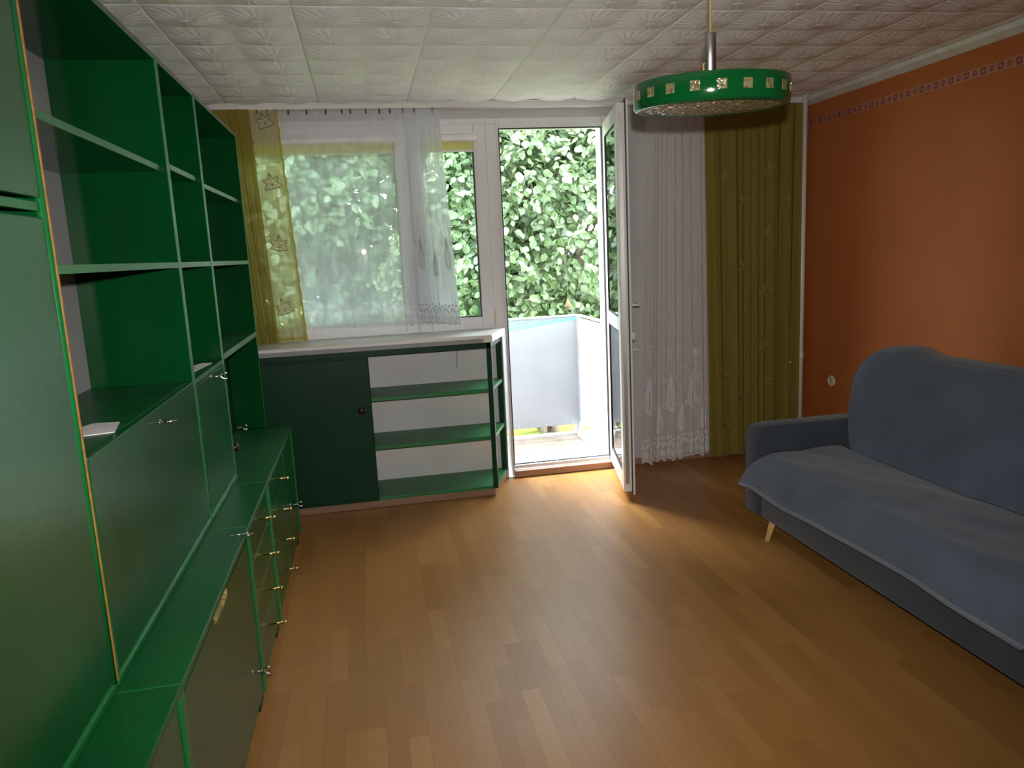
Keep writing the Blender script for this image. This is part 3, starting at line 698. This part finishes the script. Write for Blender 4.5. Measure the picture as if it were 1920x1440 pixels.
# maple leaf appliques on the yellow curtains
MAPLE = [(math.sin(math.radians(a_))*r_, -math.cos(math.radians(a_))*r_ if False else math.cos(math.radians(a_))*r_) for a_, r_ in
         [(0, .54), (11, .36), (20, .24), (36, .34), (50, .50), (60, .38), (76, .22), (92, .32), (110, .44), (122, .28), (150, .20), (180, .17), (-150, .20), (-122, .28), (-110, .44), (-92, .32), (-76, .22), (-60, .38), (-50, .50), (-36, .34), (-20, .24), (-11, .36)]]
def maple(parent, cv, x, z, size, m, ang, lm=True):
    Wm = cv.bot[1]-cv.bot[0]; H_ = cv.top[2]-(cv.bot[2]+cv.bot[3])/2
    v = (cv.top[2]-z)/H_
    xa = cv.top[0]*(1-v)+cv.bot[0]*v; xb = cv.top[1]*(1-v)+cv.bot[1]*v; u = (x-xa)/(xb-xa); Wv = xb-xa
    if not 0.02 < u < .98: return
    ca, sa = math.cos(ang), math.sin(ang)
    q = lambda px, pz: (min(.995, max(.005, u+size*(px*ca-pz*sa)/Wv)), v-size*(px*sa+pz*ca)/H_)
    out = [q(px, pz) for px, pz in MAPLE]
    mb = MB(); mb.poly([cv(u, v, .004)]+[cv(a_, b_, .004) for a_, b_ in out], [(0, i+1, (i+1) % len(out)+1) for i in range(len(out))])
    o = mb.build('embroidered_leaf', m, parent)
    if lm:
        ln = MB(); H2 = abs(cv.top[2]-cv.bot[2]); W2 = abs(Wm)
        ribbon(ln, cv, out+[out[0]], .0045, .006)
        for k_ in (0, 4, 8, 11, 14, 18): ribbon(ln, cv, [(u, v), ((out[k_][0]*.85+u*.15), (out[k_][1]*.85+v*.15))], .0028, .006)
        ln.build('stitching', M['leafline'], o)
c3 = Curtain((-.36, .03, 2.456), (-.27, .085, 1.058, 1.058), -.125, .014, 4.2, 2.7)
yl = curtain('yellow_curtain', 'short sheer yellow curtain with white maple leaves at the left of the window', c3, M['yellow'], 130, 60)
for (x, z, an, sz) in ((-.043, 2.376, .3, .125), (-.037, 2.02, .2, .135), (-.035, 1.65, -.1, .135), (-.034, 1.262, .25, .14), (-.146, 2.26, .6, .07), (-.15, 1.88, -.3, .075), (-.142, 1.50, .4, .075), (-.135, 1.144, .1, .08)):
    maple(yl, c3, x, z, sz, M['leafpatch'], an)
c3b = Curtain((-.37, -.13, 2.456), (-.29, -.09, 1.06, 1.06), -.15, .013, 4.5, 1.2)
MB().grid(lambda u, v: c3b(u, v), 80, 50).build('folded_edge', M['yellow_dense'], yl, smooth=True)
hm = MB(); ribbon(hm, c3, [(.985+.008*math.sin(q*90), q) for q in np.linspace(.01, .99, 90)], .012, .003); ribbon(hm, c3, [(q, .985) for q in np.linspace(.01, .99, 60)], .016, .003)
hm.build('hem', M['yhem'], yl)
c4 = Curtain((2.77, 3.48, 2.45), (2.82, 3.47, .03, .09), -.125, .036, 5.6, .3)
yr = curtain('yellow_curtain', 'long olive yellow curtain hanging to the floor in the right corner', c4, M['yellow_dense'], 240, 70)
for (x, z, an) in ((3.241, 2.009, .2), (3.226, 1.592, -.2), (3.209, 1.198, .3), (3.21, .80, .1), (3.216, .536, .1), (3.178, .137, .3), (2.899, 1.983, .5), (3.046, 1.816, -.4), (3.046, 1.373, .4), (3.384, 1.797, 0), (2.907, .63, .2), (2.907, .281, -.1), (3.04, .45, .3)):
    maple(yr, c4, x, z, .12, M['leafpatch_dim'], an, lm=False)
# hooks on the rail under the trim
hk = None
hx_ = [.092, .198, .312, .408, .46, .553, .635, .70, .779, .848, .962, -.33, -.27, -.21, -.15, -.09, -.03, .02, 2.40, 2.5, 2.6, 2.7, 2.8, 2.92, 3.04, 3.16, 3.28, 3.40]
ORD = ['first', 'second', 'third', 'fourth', 'fifth', 'sixth', 'seventh', 'eighth', 'ninth', 'tenth', 'eleventh']; hcount = {}
for x in hx_:
    o = MB().box(-.005, .005, -.012, .004, -.018, .004).box(-.003, .003, -.006, .0, .002, .012)
    if hk is None:
        b_ = o.build('curtain_hook', M['seal'], loc=(0, 0, 0)); hk = b_; q = b_
    else: q = hk.copy(); C.objects.link(q)
    q.location = (x, -.085 if x > .03 or x > 2 else -.11, 2.45)
    nm = 'short lace curtain' if .05 < x < 1.2 else ('left yellow curtain' if x < .05 else 'right-hand curtains')
    hcount[nm] = hcount.get(nm, 0)+1
    tag(q, ORD[hcount[nm]-1]+' small dark clip from the left along the top of the '+nm, 'curtain hook', 'clips of the '+nm)

# ------------------------------------------------------------------ pipes and socket
t = thing('heating_pipe', 'white heating riser pipe with side branch in the right corner', 'pipe', (3.508, -.1, 0))
MB().tube([(3.508, -.1, 0), (3.508, -.1, H+.005)], .021, 16).build('riser', M['pipe'], t, smooth=True)
MB().tube([(3.508, -.1, .722), (3.44, -.05, .722), (3.2, -.04, .74), (2.20, -.045, .845)], .011, 10).build('branch_pipe', M['pipe'], t, smooth=True)
MB().tube([(3.508, -.1, .67), (3.455, -.08, .67)], .013, 10).lathe((3.455, -.08, .67), (-1, .2, 0), [(.017, 0), (.017, .02), (.0001, .022)], 12).build('stub', M['pipe'], t, smooth=True)
MB().lathe((2.72, -.06, .80), (0, -1, 0), [(.02, -.02), (.026, 0), (.026, .03), (.0001, .032)], 14).box(2.69, 2.75, -.07, -.035, .765, .825).tube([(2.72, -.05, .775), (2.72, -.05, .55)], .012, 8).build('valve', M['pipe'], t)
MB().tube([(3.508, -.1, .69), (3.508, -.1, .735)], .0245, 14).build('joint', M['pipe'], t, smooth=True)
t = thing('power_socket', 'round ivory power socket on the orange wall', 'socket', (XR, -.383, .568))
MB().lathe((XR, -.383, .568), (-1, 0, 0), [(.038, 0), (.038, .008), (.034, .013), (.024, .013), (.022, .009), (.0001, .009)], 28).build('plate', M['ivory'], t, smooth=False)
for dy in (-.0095, .0095): MB().lathe((XR-.0092, -.383+dy, .568), (-1, 0, 0), [(.004, 0), (.004, .0004), (.0001, .0004)], 10).build('hole', M['seal'], t)

# ------------------------------------------------------------------ sofa
SY0, SY1 = -1.41, -3.52; SX = 2.405
t = thing('sofa', 'slate blue sofa on wooden legs along the orange wall', 'sofa', (2.9, -2.45, 0))
def rbox(x0, x1, y0, y1, z0, z1, name, bev, mat=None): return box(x0, x1, y0, y1, z0, z1).build(name, mat or M['sofa'], t, bevel=bev, seg=4, smooth=True)
rbox(SX+.01, 3.1, SY0-.13, SY1+.13, .115, .30, 'base_box', .012)
rbox(SX+.012, 2.95, SY0-.13, SY1+.13, .30, .432, 'seat_cushion', .035)
def armpoly(y0, y1):
    pr = [(SX-.015, .125), (SX-.015, .545), (SX+.005, .585), (SX+.04, .60), (3.12, .605), (3.17, .58), (3.17, .13)]
    n = len(pr); mb = MB(); mb.poly([(x, y0, z) for x, z in pr]+[(x, y1, z) for x, z in pr], [tuple(range(n)), tuple(range(2*n-1, n-1, -1))]+[(i, (i+1) % n, n+(i+1) % n, n+i) for i in range(n)])
    return mb.build('arm', M['sofa'], t, bevel=.012, seg=3, smooth=True)
armpoly(SY0, SY0-.125); armpoly(SY1+.125, SY1)
# backrest, leaning
def back_pt(s_, d):   # s along the slope 0..1, d out of the face
    x = 2.86+.245*s_; z = .42+.52*s_; nx, nz = -.905, .426
    return x+nx*d, z+nz*d
mb = MB(); pr = [back_pt(0, -.01), back_pt(.9, -.01), back_pt(.97, -.03), back_pt(1.0, -.08), back_pt(.97, -.15), back_pt(0, -.17)]
n = len(pr); y0, y1 = SY0-.14, SY1+.14
mb.poly([(x, y0, z) for x, z in pr]+[(x, y1, z) for x, z in pr], [tuple(range(n)), tuple(range(2*n-1, n-1, -1))]+[(i, (i+1) % n, n+(i+1) % n, n+i) for i in range(n)])
mb.build('backrest', M['sofa'], t, bevel=.02, seg=3, smooth=True)
for (x, dx) in ((SX+.05, -.03), (3.05, .03)):
    for (y, dy) in ((SY0-.19, .01), (SY1+.19, -.01)):
        MB().tube([(x, y, .118), (x+dx, y+dy, 0)], [.024, .014], 4).build('leg', M['wood'], t, label='tapered pale wooden leg')
# throws
def wob(y, q, a_=1): return a_*(.004*math.sin(5*y+3*q)+.0025*math.sin(11*y-4*q+1)+.0015*math.sin(17*y+9*q))
def seat_fn(u, v):
    path = [(2.86, .462), (2.72, .468), (2.56, .464), (2.45, .455), (2.405, .435), (2.385, .40), (2.372, .35), (2.358, .285)]
    f_ = v*(len(path)-1); i = min(int(f_), len(path)-2); w_ = f_-i
    x = path[i][0]*(1-w_)+path[i+1][0]*w_; z = path[i][1]*(1-w_)+path[i+1][1]*w_
    ys = -1.548 if v < .58 else -1.548+.13*((v-.58)/.42)**.8
    ye = -3.385 if v < .58 else -3.385+.16*((v-.58)/.42)
    y = ys+(ye-ys)*u
    z += wob(y, x*4)*(1 if v < .55 else .5); x += (wob(y, 2, 1.5)-.006 if v > .6 else 0)*(v-.6)/.4
    if v > .6: z += .012*math.sin(4.2*y)*(v-.6)/.4; z -= .022*max(0, 1-u*14)*(v-.6)/.4
    return (x, y, z)
st = MB().grid(seat_fn, 110, 42).build('seat_throw', M['throw'], smooth=True, solid=.007, loc=(2.6, -2.45, .45)); tag(st, 'slate blue cloth throw draped over the sofa seat and front edge', 'throw')
hb = MB().grid(lambda u, v: tuple(np.array(seat_fn(u, 1.0-.035*v))+np.array((-.004, 0, -.002 if v < .5 else 0))), 110, 2).build('hem', M['throw_hem'], st, smooth=True, solid=.008)
def back_fn(u, v):
    if v < .72: s_ = v/.72; d = .014+.02*math.sin(PI*s_)
    else: s_ = 1; d = .014
    sl = min(1, v/.72)
    left = np.interp(sl, [0, .12, .3, .45, .68, .85, .95, 1.0], [-1.70, -1.63, -1.55, -1.49, -1.44, -1.455, -1.49, -1.52])
    x, z = back_pt(sl, d)
    if v > .72:
        q = (v-.72)/.28
        if q < .55: th = q/.55*PI; x = back_pt(1, 0)[0]+.075-.085*math.cos(th); z = back_pt(1, 0)[1]-.01+.03*math.sin(th)
        else: x = back_pt(1, 0)[0]+.165-.02*(q-.55); z = back_pt(1, 0)[1]-.01-.5*(q-.55)
    y = left+(-3.36-left)*u
    k_ = .4 if v < .1 else 1
    x += wob(y, z*5, 1.0)*k_*.8 - .012*math.exp(-((u-.02)/.03)**2)*math.sin(min(1, sl)*9); z += wob(y*1.1+2, z*2, 1.0)*.6*(1 if v > .5 else .2) + .02*math.exp(-((u-.09)/.06)**2)*(1 if .55 < v < .9 else 0)
    return (x, y, z)
bt = MB().grid(back_fn, 110, 60).build('backrest_throw', M['throw'], smooth=True, solid=.007, loc=(3.0, -2.45, .7)); tag(bt, 'slate blue cloth throw covering the sofa backrest', 'throw')

# ------------------------------------------------------------------ pendant lamp
LC = Vector((1.3715, -3.149, 1.8955)); LN = Vector((-.0024, -.0567, 1)).normalized(); LR = .1954; LH = .0645
t = thing('pendant_lamp', 'green drum pendant lamp with glass squares hanging from the ceiling', 'lamp', LC)
MB().lathe(LC, LN, [(LR-.022, .001), (LR-.012, -.002), (LR-.003, .002), (LR, .007), (LR, LH-.002), (LR-.002, LH), (LR-.004, LH-.002), (LR-.004, .01), (LR-.02, .006), (LR-.022, .001)], 96).build('drum', M['green_smooth'], t, smooth=True)
u_ = LN.cross(Vector((0, 1, 0))).normalized(); w_ = LN.cross(u_)
for i in range(20):
    th0 = 2*PI*(i+.02)/20 + math.radians(-90) ; mb = MB(); hw = .0115/LR
    def pt(r, dth, h): return LC+LN*h+(u_*math.cos(th0+dth)+w_*math.sin(th0+dth))*r
    mb.poly([pt(r, q, h) for r in (LR-.002, LR+.0015) for q, h in ((-hw, .022), (hw, .022), (hw, .045), (-hw, .045))], [(3, 2, 1, 0), (4, 5, 6, 7), (0, 1, 5, 4), (1, 2, 6, 5), (2, 3, 7, 6), (3, 0, 4, 7)])
    mb.build('glass_inset', M['inset'], t)
dm = MB(); idx = {}; sp_ = .0052; nd = int((LR-.022)/sp_); Rd = LR-.0215; dr_ = random.Random(5)
for i in range(-nd, nd+1):
    for j in range(-nd, nd+1):
        px_, py_ = i*sp_, j*sp_; r_ = math.hypot(px_, py_)
        if r_ > Rd: continue
        jx, jy, jz = dr_.uniform(-.0015, .0015), dr_.uniform(-.0015, .0015), dr_.uniform(-.0011, .0011)
        idx[i, j] = len(dm.v); dm.v.append(tuple(LC+u_*(px_+jx)+w_*(py_+jy)+LN*(-.005+.007*(r_/Rd)**2+jz)))
for i, j in list(idx):
    q = [idx.get(k) for k in ((i, j), (i+1, j), (i+1, j+1), (i, j+1))]
    if None not in q: dm.f += [(q[0], q[1], q[2]), (q[0], q[2], q[3])] if (i+j) % 2 else [(q[0], q[1], q[3]), (q[1], q[2], q[3])]
dm.lathe(LC, LN, [(Rd-.006, .001), (Rd+.001, .0015), (Rd+.001, .006)], 64)
dm.build('diffuser', M['pebble'], t, smooth=False, label='pebbled amber glass disc')
top = Vector((1.3725, -3.149, 2.078)); bt0 = LC+LN*.01
MB().tube([bt0, top-(top-bt0).normalized()*.003, top], [.0145, .0145, .013], 20).build('tube', M['steel'], t, smooth=True, label='grey metal tube')
MB().tube([top-Vector((0, 0, .01)), Vector((1.373, -3.149, 2.2)), Vector((1.3725, -3.149, 2.49))], .0033, 8).tube([bt0+Vector((-.018, 0, .02)), bt0+Vector((-.0185, .0, LH+.035)), bt0+Vector((-.012, 0, .1))], .0025, 6).build('cord', M['cord'], t, smooth=True)
for a_ in (30, 150, 270):
    q = math.radians(a_); MB().tube([bt0, LC+LN*.012+(u_*math.cos(q)+w_*math.sin(q))*(LR-.003)], .003, 6).build('spoke', M['steel'], t)
MB().lathe(LC+LN*.055+Vector((.045, .03, -.012)), LN, [(.0001, -.03), (.012, -.03), (.02, -.015), (.0235, 0), (.02, .014), (.01, .021), (.0001, .0225)], 18).build('bulb', M['bulb'], t, smooth=True, label='white opal bulb')
for q in (-.42, .485+PI*.0):
    for sgn in (0,):
        p = LC+LN*.05+(u_*math.cos(q*2-PI/2)+w_*math.sin(q*2-PI/2))*LR
        d = (p-LC-LN*.05).normalized(); MB().lathe(p, d, [(.004, 0), (.004, .003), (.0001, .004)], 10).build('screw', M['steel'], t)
MB().lathe((1.3725, -3.149, H), (0, 0, -1), [(.045, -.005), (.045, .012), (.02, .03), (.0001, .03)], 24).build('ceiling_cup', M['ivory'], t, smooth=True)

# ------------------------------------------------------------------ balcony
t = thing('balcony_slab', 'tiled concrete balcony floor outside the door with a pale kerb', 'balcony', (1.0, .7, -.06))
box(-1.4, 2.30, .3, 1.222, -.2, -.05).build('slab', M['concrete'], t)
box(-1.4, 2.17, .3, 1.165, -.05, -.046).build('grout', M['grout'], t)
MB().box(-1.4, 2.30, 1.165, 1.222, -.05, -.018).box(2.17, 2.30, .3, 1.165, -.05, -.012).build('kerb', M['concrete'], t, bevel=.006)
TS = .335
for i in range(-9, 2):
    for j in range(0, 4):
        x0, x1 = 2.04+TS*(i-1), 2.04+TS*i; y0, y1 = 1.025-TS*(2-j)+.0, 1.025-TS*(2-j)+TS
        x1 = min(x1, 2.17); y0 = max(y0, .3); y1 = min(y1, 1.165)
        if x1-x0 < .03 or y1-y0 < .03 or x1 < .3: continue
        box(x0+.006, x1-.006, y0+.006, y1-.006, -.046, -.04).build('tile', M['btile'], t, bevel=.0015)
box(1.40, 2.12, .09, .3, -.05, .05).build('door_step', M['concrete'], t)
t = thing('balcony_parapet', 'flat pale grey metal panel closing the front of the balcony', 'balcony panel', (1.0, 1.21, 0))
PZ0, PZ1 = .045, .985
box(-1.4, 2.21, 1.205, 1.215, PZ0, PZ1).build('panel', M['panelgrey'], t)
MB().box(-1.4, 2.23, 1.195, 1.235, PZ1, PZ1+.014).build('top_rail', M['rail'], t, bevel=.004)
bb = MB()
for i in range(30):
    x = 2.15-.12*i
    for z in (PZ0+.02, PZ1-.03): bb.lathe((x, 1.205, z), (0, -1, 0), [(.006, 0), (.006, .004), (.0001, .005)], 8)
bb.build('bolts', M['rail'], t, kind='stuff')
MB().box(2.206, 2.236, 1.186, 1.216, .0, PZ1).build('corner_angle', M['rail'], t)
for x in (2.19, .9, -.4): MB().tube([(x, 1.225, -.02), (x, 1.225, PZ1)], .014, 8).lathe((x, 1.225, -.008), (0, 0, 1), [(.035, 0), (.035, .008), (.0001, .008)], 12).build('post', M['rail'], t)
t = thing('balcony_parapet', 'white corrugated sheet closing the right side of the balcony', 'balcony panel', (2.22, .75, 0))
n = 90
def corr(u, v):
    y = .31+(1.185-.31)*u; ph = (u*9) % 1; q = .012 if ph < .4 else (.012*(1-(ph-.4)/.1) if ph < .5 else (0 if ph < .9 else .012*(ph-.9)/.1))
    return (2.213+q, y, .065+(.955-.065)*v)
MB().grid(corr, 180, 1).build('corrugated_sheet', M['corr'], t, solid=.002)
MB().tube([(2.235, .30, .99), (2.235, 1.185, .99)], .012, 8).tube([(2.235, .30, .962), (2.235, 1.185, .962)], .008, 8).build('top_rail', M['rail'], t)
for k, (za, zb2, ya_, yb_) in enumerate(((.925, .975, 1.10, 1.14), (.948, .978, 1.13, 1.16), (.91, .972, 1.06, 1.12))):
    tag(MB().tube([(-1.3, ya_, za-.08), (.4, ya_, za-.025), (1.62, ya_, za+.003), (2.20, yb_, zb2)], .0035, 6).build('clothesline', M['turq'], loc=(1.6, 1.1, .95)), ('uppermost', 'middle', 'lowest')[(1, 0, 2)[k]]+' turquoise clothesline stretched along the balcony front panel', 'clothesline', 'turquoise clotheslines')
t = thing('hanging_ornament', 'small orange teardrop ornament dangling before the shrub', 'ornament', (2.51, 2.6, .98))
MB().lathe((2.513, 2.6, .935), (0, 0, 1), [(.0001, 0), (.02, .01), (.03, .03), (.028, .05), (.014, .085), (.004, .11), (.0001, .112)], 14).build('body', M['tanwood'], t, smooth=True)
MB().tube([(2.513, 2.6, 1.045), (2.515, 2.61, 1.25), (2.52, 2.75, 1.6), (2.50, 3.1, 1.95), (2.45, 3.5, 2.1)], .0015, 5).build('string', M['bark'], t)

# ------------------------------------------------------------------ outside
g_ = box(-25, 25, .36, 40, -.75, -.6).build('lawn', M['grass'], kind='structure')
LV = np.array([(0, -.5, 0), (.30, -.30, .06), (.40, 0, .08), (.24, .30, .04), (0, .52, -.06), (-.24, .30, .04), (-.40, 0, .08), (-.30, -.30, .06), (0, -.05, -.03)])
LF = [(8, 0, 1), (8, 1, 2), (8, 2, 3), (8, 3, 4), (8, 4, 5), (8, 5, 6), (8, 6, 7), (8, 7, 0)]
def frames(n, nb, tilt):
    nrm = rng.normal(0, 1, (n, 3))*tilt+nb; nrm /= np.linalg.norm(nrm, axis=1)[:, None]
    # the tip hangs
    tip = np.stack([rng.normal(0, .7, n), rng.normal(0, .5, n)-.35, rng.normal(-.65, .5, n)], 1)
    tip -= nrm*(tip*nrm).sum(1)[:, None]; tip /= np.linalg.norm(tip, axis=1)[:, None]
    sd_ = np.cross(tip, nrm); return np.stack([sd_, tip, nrm], 2)
leafme = bpy.data.meshes.new('leaf'); leafme.from_pydata([tuple(v) for v in LV], [], LF); leafme.materials.append(M['leaf_o'])
leafme_d = leafme.copy(); leafme_d.materials.clear(); leafme_d.materials.append(M['dleaf_o'])
def foliage(name, label, base, blobs, n, size, near, mi, lme, cat='shrub', tilt=.75):
    root = thing(name, label, cat, base)
    # wood
    w = MB()
    for (c, r) in blobs:
        p0 = Vector(base)+Vector((random.uniform(-.1, .1), random.uniform(-.1, .1), 0)); p2 = Vector(c); p1 = (p0+p2)/2+Vector((random.uniform(-.15, .15), .1, .1))
        w.tube([p0, p1, p2], [.035, .025, .012], 6)
        for _ in range(5):
            q = p2+Vector([random.uniform(-.8, .8)*k_ for k_ in r]); w.tube([p1.lerp(p2, .6), (p2+q)/2+Vector((0, 0, .05)), q], [.012, .008, .004], 5)
    w.build('branches', M['bark'], root, kind='stuff')
    vol = np.array([r[0]*r[2] for c, r in blobs]); cnt = (vol/vol.sum()*n).astype(int); P = []; NB = []
    for (c, r), m in zip(blobs, cnt):
        d = rng.normal(0, 1, (m*2, 3)); d /= np.linalg.norm(d, axis=1)[:, None]
        d = d[d[:, 1] < .55][:m]                                   # the side away from the window is not needed
        rad = 1-np.abs(rng.normal(0, .16, len(d))); lump = 1+.16*np.sin(d[:, 0]*9+c[0]*5)*np.sin(d[:, 2]*8+c[2]*3)
        p = np.array(c)+d*np.array(r)*(rad*lump)[:, None]
        P.append(p); nb = d*.55+np.array((-.15, -.35, .75)); NB.append(nb)
    P = np.concatenate(P); NB = np.concatenate(NB); keep = P[:, 2] > -.5; P, NB = P[keep], NB[keep]
    Rm = frames(len(P), NB, tilt); sz = size*rng.uniform(.65, 1.2, len(P))
    order = np.argsort(P[:, 1]+rng.normal(0, .05, len(P)))
    # the leaves that show largest stand as single objects
    vis = [i for i in order if 1.0 < P[i, 2] < 2.6 and near[0] < P[i, 0] < near[1]][:near[2]]; vs = set(vis)
    for i in vis:
        o = bpy.data.objects.new('leaf', lme); C.objects.link(o); o.parent = root
        m = np.eye(4); m[:3, :3] = Rm[i]*sz[i]; m[:3, 3] = P[i]-np.array(base); o.matrix_local = Matrix(m.tolist())
    rest = np.array([i for i in range(len(P)) if i not in vs])
    Vv = np.einsum('nij,kj->nki', Rm[rest], LV)*sz[rest][:, None, None]+P[rest][:, None, :]-np.array(base)
    k = len(rest); me = bpy.data.meshes.new('leaves'); fa = (np.array(LF)[None]+(np.arange(k)*9)[:, None, None]).reshape(-1, 3)
    me.vertices.add(k*9); me.vertices.foreach_set('co', Vv.astype(np.float32).ravel()); me.loops.add(len(fa)*3); me.loops.foreach_set('vertex_index', fa.astype(np.int32).ravel())
    me.polygons.add(len(fa)); me.polygons.foreach_set('loop_start', np.arange(0, len(fa)*3, 3, dtype=np.int32)); me.update(calc_edges=True)
    me.materials.append(mi); o = bpy.data.objects.new('leaves', me); C.objects.link(o); o.parent = root; o['kind'] = 'stuff'
    return root
foliage('leafy_shrub', 'pale green broad-leaved shrub close behind the balcony, seen through the open door', (2.5, 3.6, -.6),
        [((2.0, 3.5, 1.3), (.75, .6, .75)), ((3.0, 3.5, 1.5), (.8, .6, .8)), ((2.4, 3.6, 2.3), (.9, .65, .75)), ((3.4, 3.7, 2.5), (.7, .6, .7)), ((1.6, 3.7, 2.0), (.6, .5, .8)), ((2.8, 3.8, 3.1), (.9, .6, .6)), ((1.9, 3.8, 2.9), (.7, .5, .6)), ((2.4, 3.5, .7), (1.1, .5, .5)), ((1.2, 3.8, 1.2), (.6, .5, .8)), ((3.6, 4.0, 3.3), (.8, .6, .7)), ((2.0, 4.0, 3.6), (1.0, .6, .6)), ((3.0, 4.0, 3.7), (1.0, .6, .6))],
        19000, .092, (1.5, 3.4, 300), M['leaf_i'], leafme)
foliage('leafy_tree', 'dark tree with drooping leafy boughs behind the lace-covered window', (-.6, 5.2, -.6),
        [((-1.2, 4.9, 1.6), (1.1, .7, .8)), ((.0, 5.2, 2.2), (1.0, .7, .7)), ((-.9, 5.0, 2.9), (1.2, .7, .6)), ((.7, 5.3, 1.4), (.8, .6, .7)), ((.3, 5.3, 3.1), (1.0, .7, .6)), ((-.4, 5.0, .8), (1.4, .6, .5)), ((-2.2, 5.2, 2.2), (.9, .6, 1.1))],
        9000, .15, (-1.5, 1.2, 150), M['dleaf_i'], leafme_d, 'tree')
foliage('tall_tree', 'tall dark tree standing behind the hedge at the left', (-2.0, 8.6, -.6),
        [((x_, 8.6, z_), (1.5, .8, 1.3)) for x_ in (-5.5, -3.4, -1.4, .4) for z_ in (5.2, 7.0, 8.8)],
        5000, .36, (-1, 4, 0), M['dleaf_i'], leafme_d, 'tree')
foliage('hedge', 'dense dark hedge filling the background behind the shrubs', (1.0, 7.4, -.6),
        [((x_, 7.2, z_), (1.3, .7, 1.2)) for x_ in (-4, -2.4, -.8, .8, 2.4, 4.0, 5.6) for z_ in (.6, 2.2, 3.8)],
        26000, .22, (-1, 4, 0), M['dleaf_i'], leafme_d, 'hedge')
